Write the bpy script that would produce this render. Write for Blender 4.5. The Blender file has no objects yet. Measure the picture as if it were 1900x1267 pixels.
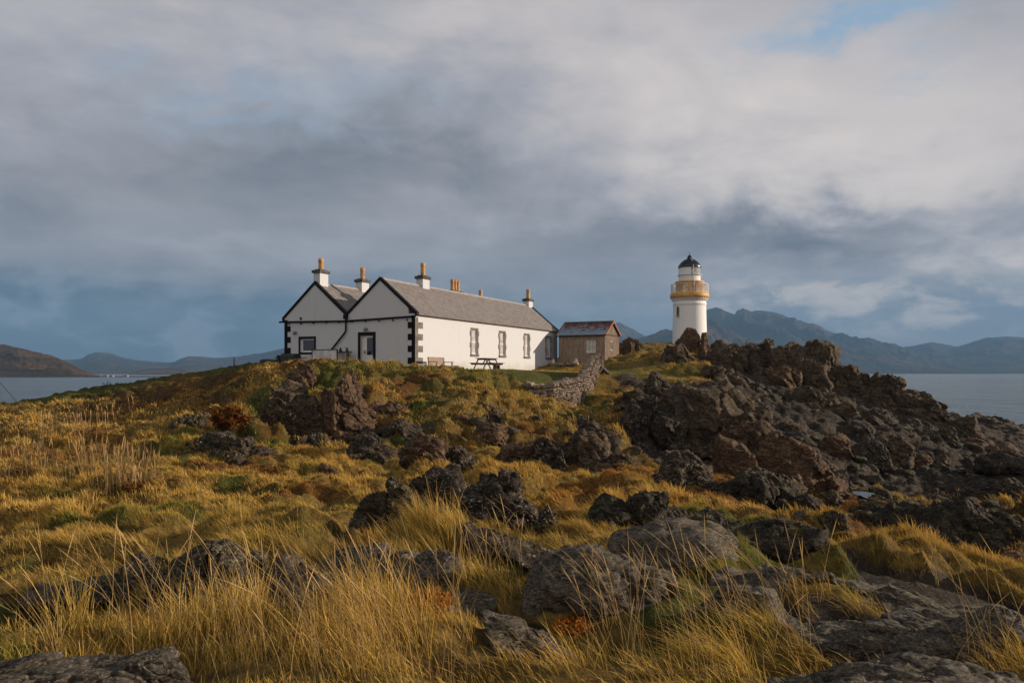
import bpy, math, random
import numpy as np
from mathutils import Vector, Matrix
R_ = math.radians
scene = bpy.context.scene
COL = scene.collection
EYE = 7.0            # camera height above the sea (sea surface z = 0)
F = 1440.0           # focal length in photo pixels
CX, HY = 950.0, 691.0   # vanishing column / horizon row of the photo
rng = np.random.default_rng(7)
random.seed(7)

def at(px, py, Y):
    """point seen in the photo at (px,py), at depth Y metres"""
    return np.array([(px-CX)/F*Y, Y, EYE-(py-HY)/F*Y])

# ------------------------------------------------------------------ noise (numpy)
def _hash(ix, iy, iz, seed):
    h = (ix.astype(np.int64)*374761393 + iy.astype(np.int64)*668265263 + iz.astype(np.int64)*1440662683 + seed*974634541) & 0xFFFFFFFF
    h = ((h ^ (h >> 13))*1274126177) & 0xFFFFFFFF
    h = h ^ (h >> 16)
    h = ((h ^ (h >> 15))*2246822519) & 0xFFFFFFFF
    return h ^ (h >> 13)

def perlin(p, seed=0):
    i = np.floor(p); f = p-i; i = i.astype(np.int64)
    u = f*f*f*(f*(f*6-15)+10)
    out = np.zeros(len(p))
    for dx in (0, 1):
        wx = u[:, 0] if dx else 1-u[:, 0]
        for dy in (0, 1):
            wy = u[:, 1] if dy else 1-u[:, 1]
            for dz in (0, 1):
                wz = u[:, 2] if dz else 1-u[:, 2]
                h = _hash(i[:, 0]+dx, i[:, 1]+dy, i[:, 2]+dz, seed)
                gx = (h & 1023)/511.5-1; gy = ((h >> 10) & 1023)/511.5-1; gz = ((h >> 20) & 1023)/511.5-1
                out += wx*wy*wz*(gx*(f[:, 0]-dx)+gy*(f[:, 1]-dy)+gz*(f[:, 2]-dz))
    return out*1.2

def fbm(p, octv=4, seed=0, gain=.5, lac=2.03):
    a, o, n = 1.0, np.zeros(len(p)), 0
    for k in range(octv):
        o += a*perlin(p, seed+k*17); n += a; a *= gain; p = p*lac+7.3
    return o/n*1.6

def ridged(p, octv=4, seed=0, gain=.5, lac=2.1):
    a, o, n = 1.0, np.zeros(len(p)), 0
    for k in range(octv):
        o += a*(1-np.minimum(1, np.abs(perlin(p, seed+k*13))*2.4)); n += a; a *= gain; p = p*lac+3.1
    return o/n

def worley(p, seed=0):
    i = np.floor(p).astype(np.int64); f1 = np.full(len(p), 9.); f2 = np.full(len(p), 9.); cid = np.zeros(len(p))
    for dx in (-1, 0, 1):
        for dy in (-1, 0, 1):
            for dz in (-1, 0, 1):
                c = i+np.array([dx, dy, dz])
                h = _hash(c[:, 0], c[:, 1], c[:, 2], seed)
                q = np.stack([(h & 1023)/1023., ((h >> 10) & 1023)/1023., ((h >> 20) & 1023)/1023.], 1)
                d = np.sqrt(((c+q-p)**2).sum(1))
                m = d < f1
                f2 = np.where(m, f1, np.minimum(f2, d)); cid = np.where(m, (h >> 8) & 255, cid); f1 = np.where(m, d, f1)
    return f1, f2, cid/255.

def worley2(x, y, seed=0):
    i = np.floor(x).astype(np.int64); j = np.floor(y).astype(np.int64); f1 = np.full(len(x), 9.); f2 = np.full(len(x), 9.)
    for dx in (-1, 0, 1):
        for dy in (-1, 0, 1):
            h = _hash(i+dx, j+dy, i*0, seed)
            d = np.hypot(i+dx+(h & 1023)/1023.-x, j+dy+((h >> 10) & 1023)/1023.-y)
            m = d < f1
            f2 = np.where(m, f1, np.minimum(f2, d)); f1 = np.where(m, d, f1)
    return f1, f2

def P3(x, y, s, z=0.0):
    return np.stack([x*s, y*s, np.full(len(x), z)], 1)

def sstep(a, b, x):
    t = np.clip((x-a)/(b-a), 0, 1); return t*t*(3-2*t)

# ------------------------------------------------------------------ objects
def tag(o, label=None, cat=None, group=None, kind=None):
    if label: o['label'] = label
    if cat: o['category'] = cat
    if group: o['group'] = group
    if kind: o['kind'] = kind
    return o

def empty(name, loc=(0, 0, 0), rz=0.0):
    o = bpy.data.objects.new(name, None); COL.objects.link(o)
    o.location = loc; o.rotation_euler = (0, 0, rz); o.empty_display_size = .3
    return o

def link(name, me, mat=None, parent=None):
    o = bpy.data.objects.new(name, me); COL.objects.link(o)
    if mat: me.materials.append(mat)
    if parent is not None: o.parent = parent
    return o

def np_mesh(name, v, loops, starts, totals, smooth=True):
    me = bpy.data.meshes.new(name)
    me.vertices.add(len(v)); me.vertices.foreach_set('co', np.ascontiguousarray(v, np.float32).ravel())
    me.loops.add(len(loops)); me.loops.foreach_set('vertex_index', np.ascontiguousarray(loops, np.int32))
    me.polygons.add(len(starts)); me.polygons.foreach_set('loop_start', np.ascontiguousarray(starts, np.int32))
    me.polygons.foreach_set('loop_total', np.ascontiguousarray(totals, np.int32))
    me.polygons.foreach_set('use_smooth', np.full(len(starts), smooth, bool))
    me.update(calc_edges=True)
    return me

def grid_mesh(name, V, smooth=True):
    nr, nc = V.shape[:2]
    a = np.arange(nr*nc).reshape(nr, nc)
    q = np.stack([a[:-1, :-1], a[:-1, 1:], a[1:, 1:], a[1:, :-1]], -1).reshape(-1, 4)
    n = len(q)
    return np_mesh(name, V.reshape(-1, 3), q.ravel(), np.arange(n)*4, np.full(n, 4), smooth)

def set_attr(me, name, arr):
    arr = np.asarray(arr, np.float32)
    a = me.color_attributes.new(name, 'FLOAT_COLOR', 'POINT')
    if arr.shape[1] == 3: arr = np.concatenate([arr, np.ones((len(arr), 1), np.float32)], 1)
    a.data.foreach_set('color', np.ascontiguousarray(arr).ravel())

class MB:
    """collects shapes into one mesh"""
    def __init__(s): s.v = []; s.f = []; s.sm = []
    def add(s, vs, fs, smooth=False, M=None):
        b = len(s.v)
        for p in vs:
            p = Vector(p)
            s.v.append(tuple(M @ p) if M is not None else tuple(p))
        for f in fs: s.f.append([b+i for i in f]); s.sm.append(smooth)
        return s
    def box(s, x0, x1, y0, y1, z0, z1, M=None):
        return s.add([(x0,y0,z0),(x1,y0,z0),(x1,y1,z0),(x0,y1,z0),(x0,y0,z1),(x1,y0,z1),(x1,y1,z1),(x0,y1,z1)],
                     [(0,3,2,1),(4,5,6,7),(0,1,5,4),(1,2,6,5),(2,3,7,6),(3,0,4,7)], False, M)
    def bar(s, a, b, w, h, up=(0,0,1)):
        """box beam from a to b, width w (sideways), height h (along up)"""
        a, b = Vector(a), Vector(b); d = (b-a); L = d.length; d.normalize(); up = Vector(up)
        sd = d.cross(up)
        if sd.length < 1e-4: sd = d.cross(Vector((1,0,0)))
        sd.normalize(); u = sd.cross(d)
        M = Matrix((( d.x, sd.x, u.x, a.x),(d.y, sd.y, u.y, a.y),(d.z, sd.z, u.z, a.z),(0,0,0,1)))
        return s.box(0, L, -w/2, w/2, -h/2, h/2, M)
    def prism(s, poly, a, b, axis='x', M=None):
        """polygon in the other two axes, extruded from a to b along axis"""
        n = len(poly)
        def P(q, t): return (t, q[0], q[1]) if axis == 'x' else ((q[0], t, q[1]) if axis == 'y' else (q[0], q[1], t))
        vs = [P(q, a) for q in poly]+[P(q, b) for q in poly]
        fs = [list(range(n))[::-1], list(range(n, 2*n))]+[(i, (i+1) % n, (i+1) % n+n, i+n) for i in range(n)]
        return s.add(vs, fs, False, M)
    def tube(s, pts, r, n=8, caps=True):
        pts = [Vector(p) for p in pts]; rs = r if isinstance(r, (list, tuple)) else [r]*len(pts)
        rings = []
        for i, p in enumerate(pts):
            d = (pts[min(i+1, len(pts)-1)]-pts[max(i-1, 0)]).normalized()
            x = d.orthogonal() if i == 0 else (x0-d*x0.dot(d))
            x.normalize(); x0 = x.copy(); y = d.cross(x)
            rings.append([p+(x*math.cos(t)+y*math.sin(t))*rs[i] for t in [2*math.pi*k/n for k in range(n)]])
        vs = [q for r_ in rings for q in r_]; fs = []
        for i in range(len(pts)-1):
            for k in range(n):
                fs.append((i*n+k, i*n+(k+1) % n, (i+1)*n+(k+1) % n, (i+1)*n+k))
        s.add(vs, fs, True)
        if caps:
            s.add(rings[0], [list(range(n))[::-1]]); s.add(rings[-1], [list(range(n))])
        return s
    def lathe(s, prof, n=32, c=(0,0,0), smooth=True, caps=False):
        vs = [(c[0]+r*math.cos(2*math.pi*k/n), c[1]+r*math.sin(2*math.pi*k/n), c[2]+z) for r, z in prof for k in range(n)]
        fs = [(i*n+k, i*n+(k+1) % n, (i+1)*n+(k+1) % n, (i+1)*n+k) for i in range(len(prof)-1) for k in range(n)]
        s.add(vs, fs, smooth)
        if caps:
            m = len(prof)-1
            s.add(vs[:n], [list(range(n))[::-1]]); s.add(vs[m*n:], [list(range(n))])
        return s
    def build(s, name, mat=None, parent=None, bevel=0.0):
        me = bpy.data.meshes.new(name)
        me.from_pydata(s.v, [], s.f); me.update()
        me.polygons.foreach_set('use_smooth', np.array(s.sm, bool))
        o = link(name, me, mat, parent)
        if bevel:
            m = o.modifiers.new('bevel', 'BEVEL'); m.width = bevel; m.segments = 2; m.limit_method = 'ANGLE'
        return o

def copy_tree(o, parent=None):
    c = o.copy(); COL.objects.link(c)
    if parent is not None: c.parent = parent
    for ch in list(o.children): copy_tree(ch, c)
    return c

# ------------------------------------------------------------------ node helpers
class G:
    def __init__(s, tree): s.t = tree; s.n = tree.nodes; s.l = tree.links
    def put(s, sock, v):
        if v is None: return
        if isinstance(v, bpy.types.NodeSocket): s.l.new(v, sock)
        elif isinstance(v, (tuple, list)) and sock.type == 'RGBA' and len(v) == 3: sock.default_value = (*v, 1)
        else: sock.default_value = v
    def node(s, typ, props=None, **ins):
        n = s.n.new(typ)
        for k, v in (props or {}).items(): setattr(n, k, v)
        for k, v in ins.items():
            k2 = k.replace('_', ' ')
            sock = n.inputs[int(k[1:])] if k[0] == 'i' and k[1:].isdigit() else n.inputs[k2]
            s.put(sock, v)
        return n
    def m(s, op, a, b=None, c=None, clamp=False):
        n = s.n.new('ShaderNodeMath'); n.operation = op; n.use_clamp = clamp
        s.put(n.inputs[0], a); s.put(n.inputs[1], b); s.put(n.inputs[2], c)
        return n.outputs[0]
    def vm(s, op, a, b=None):
        n = s.n.new('ShaderNodeVectorMath'); n.operation = op
        s.put(n.inputs[0], a)
        if b is not None:
            if op == 'SCALE': s.put(n.inputs['Scale'], b)
            else: s.put(n.inputs[1], b)
        return n.outputs[0]
    def mix(s, f, a, b, mode='MIX'):
        n = s.n.new('ShaderNodeMix'); n.data_type = 'RGBA'; n.blend_type = mode; n.clamp_factor = True
        s.put(n.inputs[0], f); s.put(n.inputs[6], a); s.put(n.inputs[7], b)
        return n.outputs[2]
    def ramp(s, f, stops, interp='LINEAR'):
        n = s.n.new('ShaderNodeValToRGB'); e = n.color_ramp.elements; n.color_ramp.interpolation = interp
        while len(e) < len(stops): e.new(.5)
        for el, (p, c) in zip(e, stops):
            el.position = p; el.color = (*c, 1) if len(c) == 3 else c
        s.put(n.inputs[0], f); return n.outputs[0]
    def mr(s, v, a, b, c=0.0, d=1.0, smooth=True):
        n = s.n.new('ShaderNodeMapRange'); n.interpolation_type = 'SMOOTHSTEP' if smooth else 'LINEAR'
        for i, q in enumerate((v, a, b, c, d)): s.put(n.inputs[i], q)
        return n.outputs[0]
    def noise(s, vec, scale, detail=4, rough=.55, dist=0.0):
        n = s.n.new('ShaderNodeTexNoise'); s.put(n.inputs['Vector'], vec)
        n.inputs['Scale'].default_value = scale; n.inputs['Detail'].default_value = detail
        n.inputs['Roughness'].default_value = rough; n.inputs['Distortion'].default_value = dist
        return n.outputs[0]
    def vor(s, vec, scale, feature='F1', rand=1.0, out='Distance'):
        n = s.n.new('ShaderNodeTexVoronoi'); n.feature = feature; s.put(n.inputs['Vector'], vec)
        n.inputs['Scale'].default_value = scale; n.inputs['Randomness'].default_value = rand
        return n.outputs[out]
    def sep(s, v):
        n = s.n.new('ShaderNodeSeparateXYZ'); s.put(n.inputs[0], v); return n.outputs
    def comb(s, x, y, z):
        n = s.n.new('ShaderNodeCombineXYZ'); s.put(n.inputs[0], x); s.put(n.inputs[1], y); s.put(n.inputs[2], z); return n.outputs[0]
    def bump(s, h, strength=.5, dist=.1, normal=None):
        n = s.n.new('ShaderNodeBump'); n.inputs['Strength'].default_value = strength; n.inputs['Distance'].default_value = dist
        s.put(n.inputs['Height'], h)
        if normal is not None: s.put(n.inputs['Normal'], normal)
        return n.outputs[0]
    def attr(s, name):
        n = s.n.new('ShaderNodeAttribute'); n.attribute_name = name; return n.outputs['Color']

def new_mat(name):
    m = bpy.data.materials.new(name); m.use_nodes = True
    g = G(m.node_tree); bs = m.node_tree.nodes['Principled BSDF']; g.bs = bs
    tc = g.n.new('ShaderNodeTexCoord'); g.obj = tc.outputs['Object']; g.gen = tc.outputs['Generated']
    geo = g.n.new('ShaderNodeNewGeometry'); g.pos = geo.outputs['Position']; g.nor = geo.outputs['Normal']
    return m, g

def paint(name, col, rough=.6, var=.08, scale=3.0, bump=0.0, bscale=30., spec=.5, metallic=0.0):
    """painted or plain surface with soft weathering"""
    m, g = new_mat(name)
    n = g.noise(g.obj, scale, 6, .6)
    f = g.mr(n, .3, .7, 1-var*2, 1+var)
    c = g.vm('SCALE', g.comb(*col), f)
    g.put(g.bs.inputs['Base Color'], c)
    g.bs.inputs['Roughness'].default_value = rough; g.bs.inputs['Metallic'].default_value = metallic
    g.bs.inputs['Specular IOR Level'].default_value = spec
    if bump: g.put(g.bs.inputs['Normal'], g.bump(g.noise(g.obj, bscale, 5, .6), bump, .02))
    return m
GK = 1.0
# ================================================================== TERRAIN
CTRL = [  # (photo column, photo row, depth) of ground points
 (950,1267,4.2),(950,1160,6),(940,1100,8),(950,1050,10),(950,985,14),(950,940,18),(950,893,23),(960,868,26),(950,800,30),(950,748,34),(950,714,38),(955,699,42),
 (600,1267,4.2),(640,1150,6.3),(600,1008,8.6),(700,1040,8.2),(820,1085,7.4),(650,985,13),(600,940,17),(600,900,21.5),(620,872,25),(640,845,28),(640,790,31),(630,735,34),(600,694,36.8),(560,690,38),(680,694,38),(740,695,39.5),
 (508,744,33),(432,788,31),(385,786,33),(320,772,36),(482,708,38),(400,742,38),(480,692,44),(520,686,46),(430,696,46),(350,710,46),(260,724,45),(200,734,44),(100,752,43),(0,770,42),(-150,792,40),(-400,800,38),
 (430,830,26.5),(400,772,28.5),(340,790,29),(462,812,29),(300,776,34),(200,796,33),(100,802,32),(300,850,25),(200,840,26),(80,835,26.5),(0,835,26.5),(-200,850,26),
 (200,900,20),(0,905,20),(400,900,21),(200,1000,12.6),(0,1000,12.6),(400,985,13.6),(-300,1000,12.6),(-300,900,20),
 (200,1110,7.8),(0,1120,7.6),(400,1090,8.2),(300,1180,5.9),(420,1150,6.4),(480,1190,5.6),(200,1267,4.2),(0,1267,4.2),(-300,1150,7),(-400,1267,4.5),(-100,1190,5.6),
 (1200,1200,5.4),(1150,1180,5.8),(1200,1267,4.2),(1120,1110,7.6),(1110,1060,8.8),(1260,1070,9),(1300,1090,8.0),(1400,1040,9.6),(1480,1100,7.6),(1600,1140,6.6),(1400,1140,6.6),(1300,1200,5.4),
 (1450,1030,10),(1700,1092,8.8),(1900,1165,7.6),(2100,1240,6.8),(1900,1267,5.0),(1600,1267,4.4),(1750,1190,6.4),
 (1500,1010,15),(1600,1010,17),(1700,1040,15.5),(1900,1110,13),(1900,1050,16.5),(2200,1110,14),(1750,985,21),(1900,960,26),(2200,950,26),
 (1100,1000,13.4),(1250,985,15),(1100,940,18),(1200,905,22),(1250,900,23.5),(1400,950,20.5),(1350,910,24.5),(1500,965,21.5),(1180,880,26),(1100,872,27),(1320,895,28),
 (1615,930,29),(1560,910,30),(1680,925,30),(1750,905,34),(1900,872,42),(1800,872,40),(1650,842,42),(1550,890,32),(2200,870,42),
 (1030,765,34.5),(1040,752,37.6),(1080,738,42),(1100,720,45),(1140,700,48),(1160,685,56),(1000,697,44),(1040,692,55),(1090,688,56),(1160,672,62),(1110,676,61),(1040,684,64),
 (1150,740,40),(1150,790,34),(1160,840,30),(1220,810,34),(1200,720,46),(1220,690,54),(1230,664,60),(1290,664,62),(1280,655,75),(1280,650,95),(1280,652,104),
 (1340,678,60),(1300,720,46),(1330,770,40),(1350,830,34),(1430,690,60),(1500,694,60),(1430,752,46),(1480,830,36),(1560,726,58),(1620,742,57),(1560,780,48),(1680,762,56),(1660,800,46),(1760,800,54),(1840,825,52),(1780,840,46),(1900,842,54),(1870,800,75),(1960,790,78),(1800,785,66),
 (780,700,42),(850,694,43),(700,692,44),(640,690,46),(560,690,48),(880,688,50),(1000,688,58),(700,690,60),(560,689,60),(850,689,70),(500,692,56),
]
RAW = [  # (x, y, height relative to the eye)
 (-30,62,-3.4),(-45,60,-6),(-20,70,-2),(-60,45,-8.2),(-75,30,-9),(-40,34,-3),(-48,22,-5),(-30,12,-3.6),(-18,5,-2.6),(-60,10,-8.5),(-35,-10,-5),(0,-2,-1.6),(0,-12,-1.3),(0,-28,-1.5),(14,-12,-2.4),(-14,-8,-2.0),
 (10,2,-2.3),(16,8,-3.3),(20,16,-4.2),(30,22,-3.6),(44,33,2.0),(50,41,1.8),(42,26,1.3),(58,36,-1.0),(40,12,-4.6),(66,40,-8.5),(60,20,-8.5),(34,-6,-6),(50,0,-8.5),(58,56,-8.4),(52,52,-6),(50,70,-8.4),(54,82,-8.6),  # rise beyond the right edge is added out of view to shade the gully
 (0,78,-1),(-14,84,-3.5),(-28,86,-8.3),(6,92,1.2),(21,95,2.9),(21,108,1.5),(32,98,-4.0),(12,104,-2),(30,80,-2.6),(36,72,-3.6),(40,84,-6.5),(46,95,-8.3),(22,122,-8.4),(0,110,-8.4),(35,115,-8.5),(-45,80,-9),(60,110,-9),(-40,115,-9),(-70,62,-9),(0,135,-9),(75,70,-9),(75,20,-9),(70,-15,-9),(-75,-15,-9),(-50,-25,-8.5),(45,-25,-8.5),
]
cp = [at(*c) for c in CTRL]; cp = np.array([[p[0], p[1], p[2]-EYE] for p in cp]+[list(map(float, r)) for r in RAW])
def _phi(r2): return np.where(r2 > 1e-9, .5*r2*np.log(np.maximum(r2, 1e-9)), 0)
def _tps_fit(pts, z, lam=.3):
    n = len(pts); r2 = ((pts[:, None]-pts[None])**2).sum(-1)
    A = np.zeros((n+3, n+3)); A[:n, :n] = _phi(r2)+np.eye(n)*lam
    A[:n, n] = 1; A[:n, n+1:] = pts; A[n:, :n] = A[:n, n:].T
    return np.linalg.solve(A, np.concatenate([z, np.zeros(3)]))
TW = _tps_fit(cp[:, :2], cp[:, 2], .02)
def tps(x, y):
    out = np.empty(len(x)); n = len(cp)
    for s in range(0, len(x), 60000):
        e = slice(s, s+60000)
        r2 = (x[e, None]-cp[None, :, 0])**2+(y[e, None]-cp[None, :, 1])**2
        out[e] = _phi(r2) @ TW[:n]+TW[n]+TW[n+1]*x[e]+TW[n+2]*y[e]
    return out

ROWS = np.concatenate([np.linspace(-30, 2.0, 40)[:-1], np.geomspace(2.0, 135, 640)])
QI = np.linspace(-1, 1, 660)
QO = np.linspace(0, 1, 50)[1:]
QX = np.concatenate([-(1+3.2*QO**1.7)[::-1], QI, 1+3.2*QO**1.7])
def WID(y): return np.maximum(y, 2.0)*.78+2.2
gy = np.repeat(ROWS[:, None], len(QX), 1); gx = WID(gy)*QX[None]
X, Y = gx.ravel(), gy.ravel()
Z = tps(X, Y)

# --- zones ---------------------------------------------------------
def lookup(arr, x, y):
    x = np.asarray(x, float); y = np.asarray(y, float)
    r = np.clip(np.interp(y, ROWS, np.arange(len(ROWS))), 0, len(ROWS)-1.001)
    q = np.clip(np.interp(x/WID(y), QX, np.arange(len(QX))), 0, len(QX)-1.001)
    r0 = r.astype(int); q0 = q.astype(int); fr = r-r0; fq = q-q0
    if arr.ndim == 3: fr = fr[..., None]; fq = fq[..., None]
    return (arr[r0, q0]*(1-fr)*(1-fq)+arr[r0+1, q0]*fr*(1-fq)+arr[r0, q0+1]*(1-fr)*fq+arr[r0+1, q0+1]*fr*fq)
H = Z.reshape(gx.shape)
def ground_at(px, py, y0=3.0, y1=120.0):
    """first point of the terrain on the sight line through photo pixel (px,py)"""
    ys = np.geomspace(y0, y1, 1600); xs = (px-CX)/F*ys; zs = -(py-HY)/F*ys
    g = lookup(H, xs, ys); hit = np.nonzero(g >= zs)[0]
    if len(hit) == 0:
        k = int(np.argmax(g-zs))
    else: k = int(hit[0])
    return np.array([xs[k], ys[k], g[k]+EYE])

# grassy steps standing behind the rock faces: (column, base row, width, height in photo px, run back in m)
BANKS = [(638,806,120,112,5),(538,806,120,100,5),(400,846,150,50,3.5),(556,712,60,26,2),(780,856,120,52,3),(912,826,70,46,3),(1106,872,140,86,4),(682,845,110,40,3),(716,770,80,34,3),(1012,860,70,50,3),(960,862,60,34,2),
 (925,966,130,50,2.5),(805,946,110,44,2.5),(1350,870,230,110,6),(1215,830,120,70,5),(1296,706,70,40,3),(1195,985,130,36,2)]
for (px, py, wp_, hp_, run) in BANKS:
    c = ground_at(px, py); s = c[1]/F
    top = c[2]-EYE+hp_*s*.66; wr = fbm(P3(X, Y, .55), 4, 191)*.75
    ax = np.abs(X-c[0])/(wp_*s*.5)+wr; ay = (Y-c[1]-.55)/run+wr*.4
    wgt = sstep(1.5, .45, ax)*sstep(-.06, .35, ay)*sstep(1.6, .7, ay)
    Z = np.where(Z < top, Z+(top-Z)*wgt, Z)
H = Z.reshape(gx.shape)
# hollow along the outside of the garden wall
for (px, Y0, dz, rr) in ((1019,37.6,.75,1.6),(1045,38.6,.75,1.6),(1079,42.0,.75,1.8),(990,37.5,.65,1.5),(962,37.9,.55,1.4),(940,38.2,.3,1.0),(1062,40.0,.7,1.5),(1100,46.5,.4,1.8)):
    x0 = (px-CX)/F*Y0+.5; Z -= dz*np.exp(-(((X-x0)/rr)**2+((Y-Y0+.8)/1.1)**2))
H = Z.reshape(gx.shape)

# zone strokes: (column,row, radius in photo px, kind, strength)
ZONES = [
 # rock / bare
 (1200,730,70,'rock',.55),(1280,760,90,'rock',.9),(1360,800,110,'rock',1),(1450,760,90,'rock',1),(1500,840,80,'rock',1),(1400,700,70,'rock',.9),(1560,760,90,'rock',1),(1660,780,70,'rock',1),(1750,815,60,'rock',1),(1330,680,50,'rock',.7),(1250,850,60,'rock',.9),(1180,830,40,'rock',.7),(1420,880,60,'rock',.9),
 (1600,830,60,'rock',.8),(1680,860,60,'rock',.5),(1850,820,60,'rock',.9),(1880,870,60,'rock',.8),(1800,970,100,'rock',.9),(1880,1000,60,'rock',.8),
 (1560,1060,80,'rock',1),(1480,1190,50,'rock',.8),(1840,1130,70,'rock',1),(1880,1240,120,'rock',1),(1500,1050,60,'rock',1),(1640,1085,60,'rock',1),(1760,1120,70,'rock',1),(1860,1170,80,'rock',1),(1700,1240,120,'rock',.85),(1850,1240,90,'rock',.8),(1520,1200,60,'rock',.7),
 (990,1200,60,'rock',.9),(600,1100,40,'rock',.9),(650,1150,30,'rock',.5),(100,1230,70,'rock',.8),(20,1240,60,'rock',.8),
 (540,750,35,'rock',.8),(640,745,40,'rock',.8),(1110,820,50,'rock',.7),(910,800,25,'rock',.6),(780,820,35,'rock',.5),(690,835,40,'rock',.4),
 # green turf
 (100,720,60,'green',.5),(200,716,90,'green',1),(320,704,90,'green',1),(60,745,60,'green',.7),(620,700,70,'green',.7),(760,705,60,'green',.6),(900,715,60,'green',.6),(780,692,60,'green',1),(880,697,60,'green',1),(960,700,60,'green',1),(1010,697,50,'green',1),(690,690,50,'green',.8),(140,728,80,'green',.8),(430,703,60,'green',.9),(430,696,60,'green',.9),(800,689,60,'green',.55),(900,690,60,'green',.8),(980,692,50,'green',1),(1040,697,40,'green',1),(1150,690,40,'green',.9),(1180,700,40,'green',.7),(1250,690,40,'green',.5),
 (400,870,70,'green',.75),(300,865,50,'green',.7),(480,850,60,'green',.8),(80,1140,90,'green',.95),(0,1110,60,'green',.8),(200,1130,60,'green',.6),(30,900,60,'green',.5),
 (1010,1110,60,'green',.8),(930,1075,60,'green',.7),(1250,1110,80,'green',.8),(1400,1110,60,'green',.6),(760,865,50,'green',.5),(560,900,40,'green',.4),(1150,1130,50,'green',.7),(700,1160,40,'green',.3),
 (700,700,60,'green',.35),(820,740,60,'green',.3),
 # rust / orange heath
 (1200,900,90,'rust',.45),(1050,900,70,'rust',.3),(1330,930,80,'rust',.7),(1430,955,70,'rust',.8),(1000,1000,70,'rust',.5),(900,990,60,'rust',.45),(1080,965,50,'rust',.6),(700,1020,50,'rust',.5),(820,1000,60,'rust',.4),
 (1650,880,80,'rust',1),(1560,950,70,'rust',.9),(1700,900,70,'rust',1),(1600,1000,80,'rust',.9),(1700,1020,70,'rust',.8),(1800,1070,80,'rust',.8),(1550,870,40,'rust',.8),
 (410,780,35,'rust',1),(150,870,60,'rust',.7),(120,850,50,'rust',.5),(560,860,20,'rust',.6),(250,910,40,'rust',.5),(480,880,40,'rust',.5),
 # dark wet ground and heath, shade of shore and hollows painted in
 (1750,860,90,'dark',.9),(1850,900,90,'dark',.9),(1880,1060,90,'dark',.7),(680,860,50,'dark',.5),(1230,870,60,'dark',.6),(1150,760,50,'dark',.5),(1700,950,60,'dark',.5),(500,790,40,'dark',.4),
 (150,775,80,'dark',.6),(250,772,90,'dark',.6),(350,748,70,'dark',.6),(430,742,50,'dark',.6),(90,806,60,'dark',.5),(250,772,110,'rust',.6),(380,745,80,'rust',.5),
 (1600,880,130,'dark',.9),(1750,890,130,'dark',1),(1880,930,130,'dark',1),(1640,960,90,'dark',.7),(1850,1050,110,'dark',.8),(1480,930,70,'dark',.6),
 (1500,1000,140,'rust',1),(1350,950,120,'rust',.95),(1750,1040,140,'rust',1),(1650,985,120,'rust',1),(1250,930,100,'rust',.85),(1100,950,80,'rust',.7),(1850,1090,110,'rust',.9),
 (1500,1000,110,'dark',.45),(1750,1040,130,'dark',.55),(1350,960,90,'dark',.35),
 (1250,1120,110,'green',.9),(1420,1100,100,'green',.8),(1000,1110,90,'green',.9),(920,1080,80,'green',.8),(1580,1130,80,'green',.6),(700,1190,70,'green',.6),
 # tall grass
 (1110,1125,80,'tall',.8),(1290,1085,80,'tall',.9),
 (420,1190,150,'tall',1),(540,1150,80,'tall',1),(650,1040,90,'tall',.9),(760,1090,80,'tall',.9),(850,1150,100,'tall',.9),(1080,1230,110,'tall',1),(1300,1090,100,'tall',.8),(1400,1060,70,'tall',.8),(1560,1140,110,'tall',.9),(170,1230,70,'tall',.8),(700,1250,130,'tall',1),(1350,1250,110,'tall',.8),
 (1820,1200,190,'rock',1),(1660,1240,150,'rock',1),(1700,1120,120,'rock',1),(1850,1100,90,'rock',1),(1540,1240,80,'rock',.9),
 (100,850,50,'tall',.6),(250,890,40,'tall',.5),
]
KEYS = ('rock','green','rust','dark','tall')
ZA = {k: np.zeros(len(X)) for k in KEYS}
wob = fbm(P3(X, Y, .45), 3, 91)*.9
for (px, py, rp, k, s) in ZONES:
    c = ground_at(px, py)
    r = rp/F*c[1]
    # stretch in depth: footprints seen at a grazing angle
    dx = (X-c[0])/r; dy = (Y-c[1])/(r*2.2)
    d2 = dx*dx+dy*dy
    ZA[k] = np.maximum(ZA[k], s*np.clip(1.35-d2+wob*.8, 0, 1)*np.exp(-np.maximum(0, d2-1.5)*2))
# steep right ridge / far shore rock and sea edge
ZA['rock'] = np.maximum(ZA['rock'], sstep(-4.6, -5.6, Z+wob*.6)*sstep(30, 45, Y)*.95)
ZA['rock'] = np.maximum(ZA['rock'], .85*sstep(.17, .27, X/np.maximum(Y, 1))*sstep(26, 32, Y)*sstep(-.1, -1.3, Z+wob*.5))
ZA['rock'] = np.maximum(ZA['rock'], sstep(-5.4, -6.2, Z+wob*.5))
ZA['rock'] = np.maximum(ZA['rock'], sstep(26, 34, X)*sstep(-1.2, .6, Z+wob)*.6)
# patches of heath and of moss in the pasture
pz = sstep(8.5, 12, Y)*(1-np.clip((np.hypot((X-1)/15, (Y-48)/12.5) < 1) | (Y > 40), 0, 1))
pa = fbm(P3(X, Y, .30, 2.), 4, 601); pb = fbm(P3(X, Y, .42, 5.), 4, 611); pc = fbm(P3(X, Y, .7, 8.), 3, 621)
ZA['rust'] = np.maximum(ZA['rust'], .85*sstep(.10, .34, pa)*pz)
ZA['dark'] = np.maximum(ZA['dark'], .50*sstep(.16, .40, pa+.4*pc)*pz)
ZA['green'] = np.maximum(ZA['green'], .95*sstep(.14, .36, pb))
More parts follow.
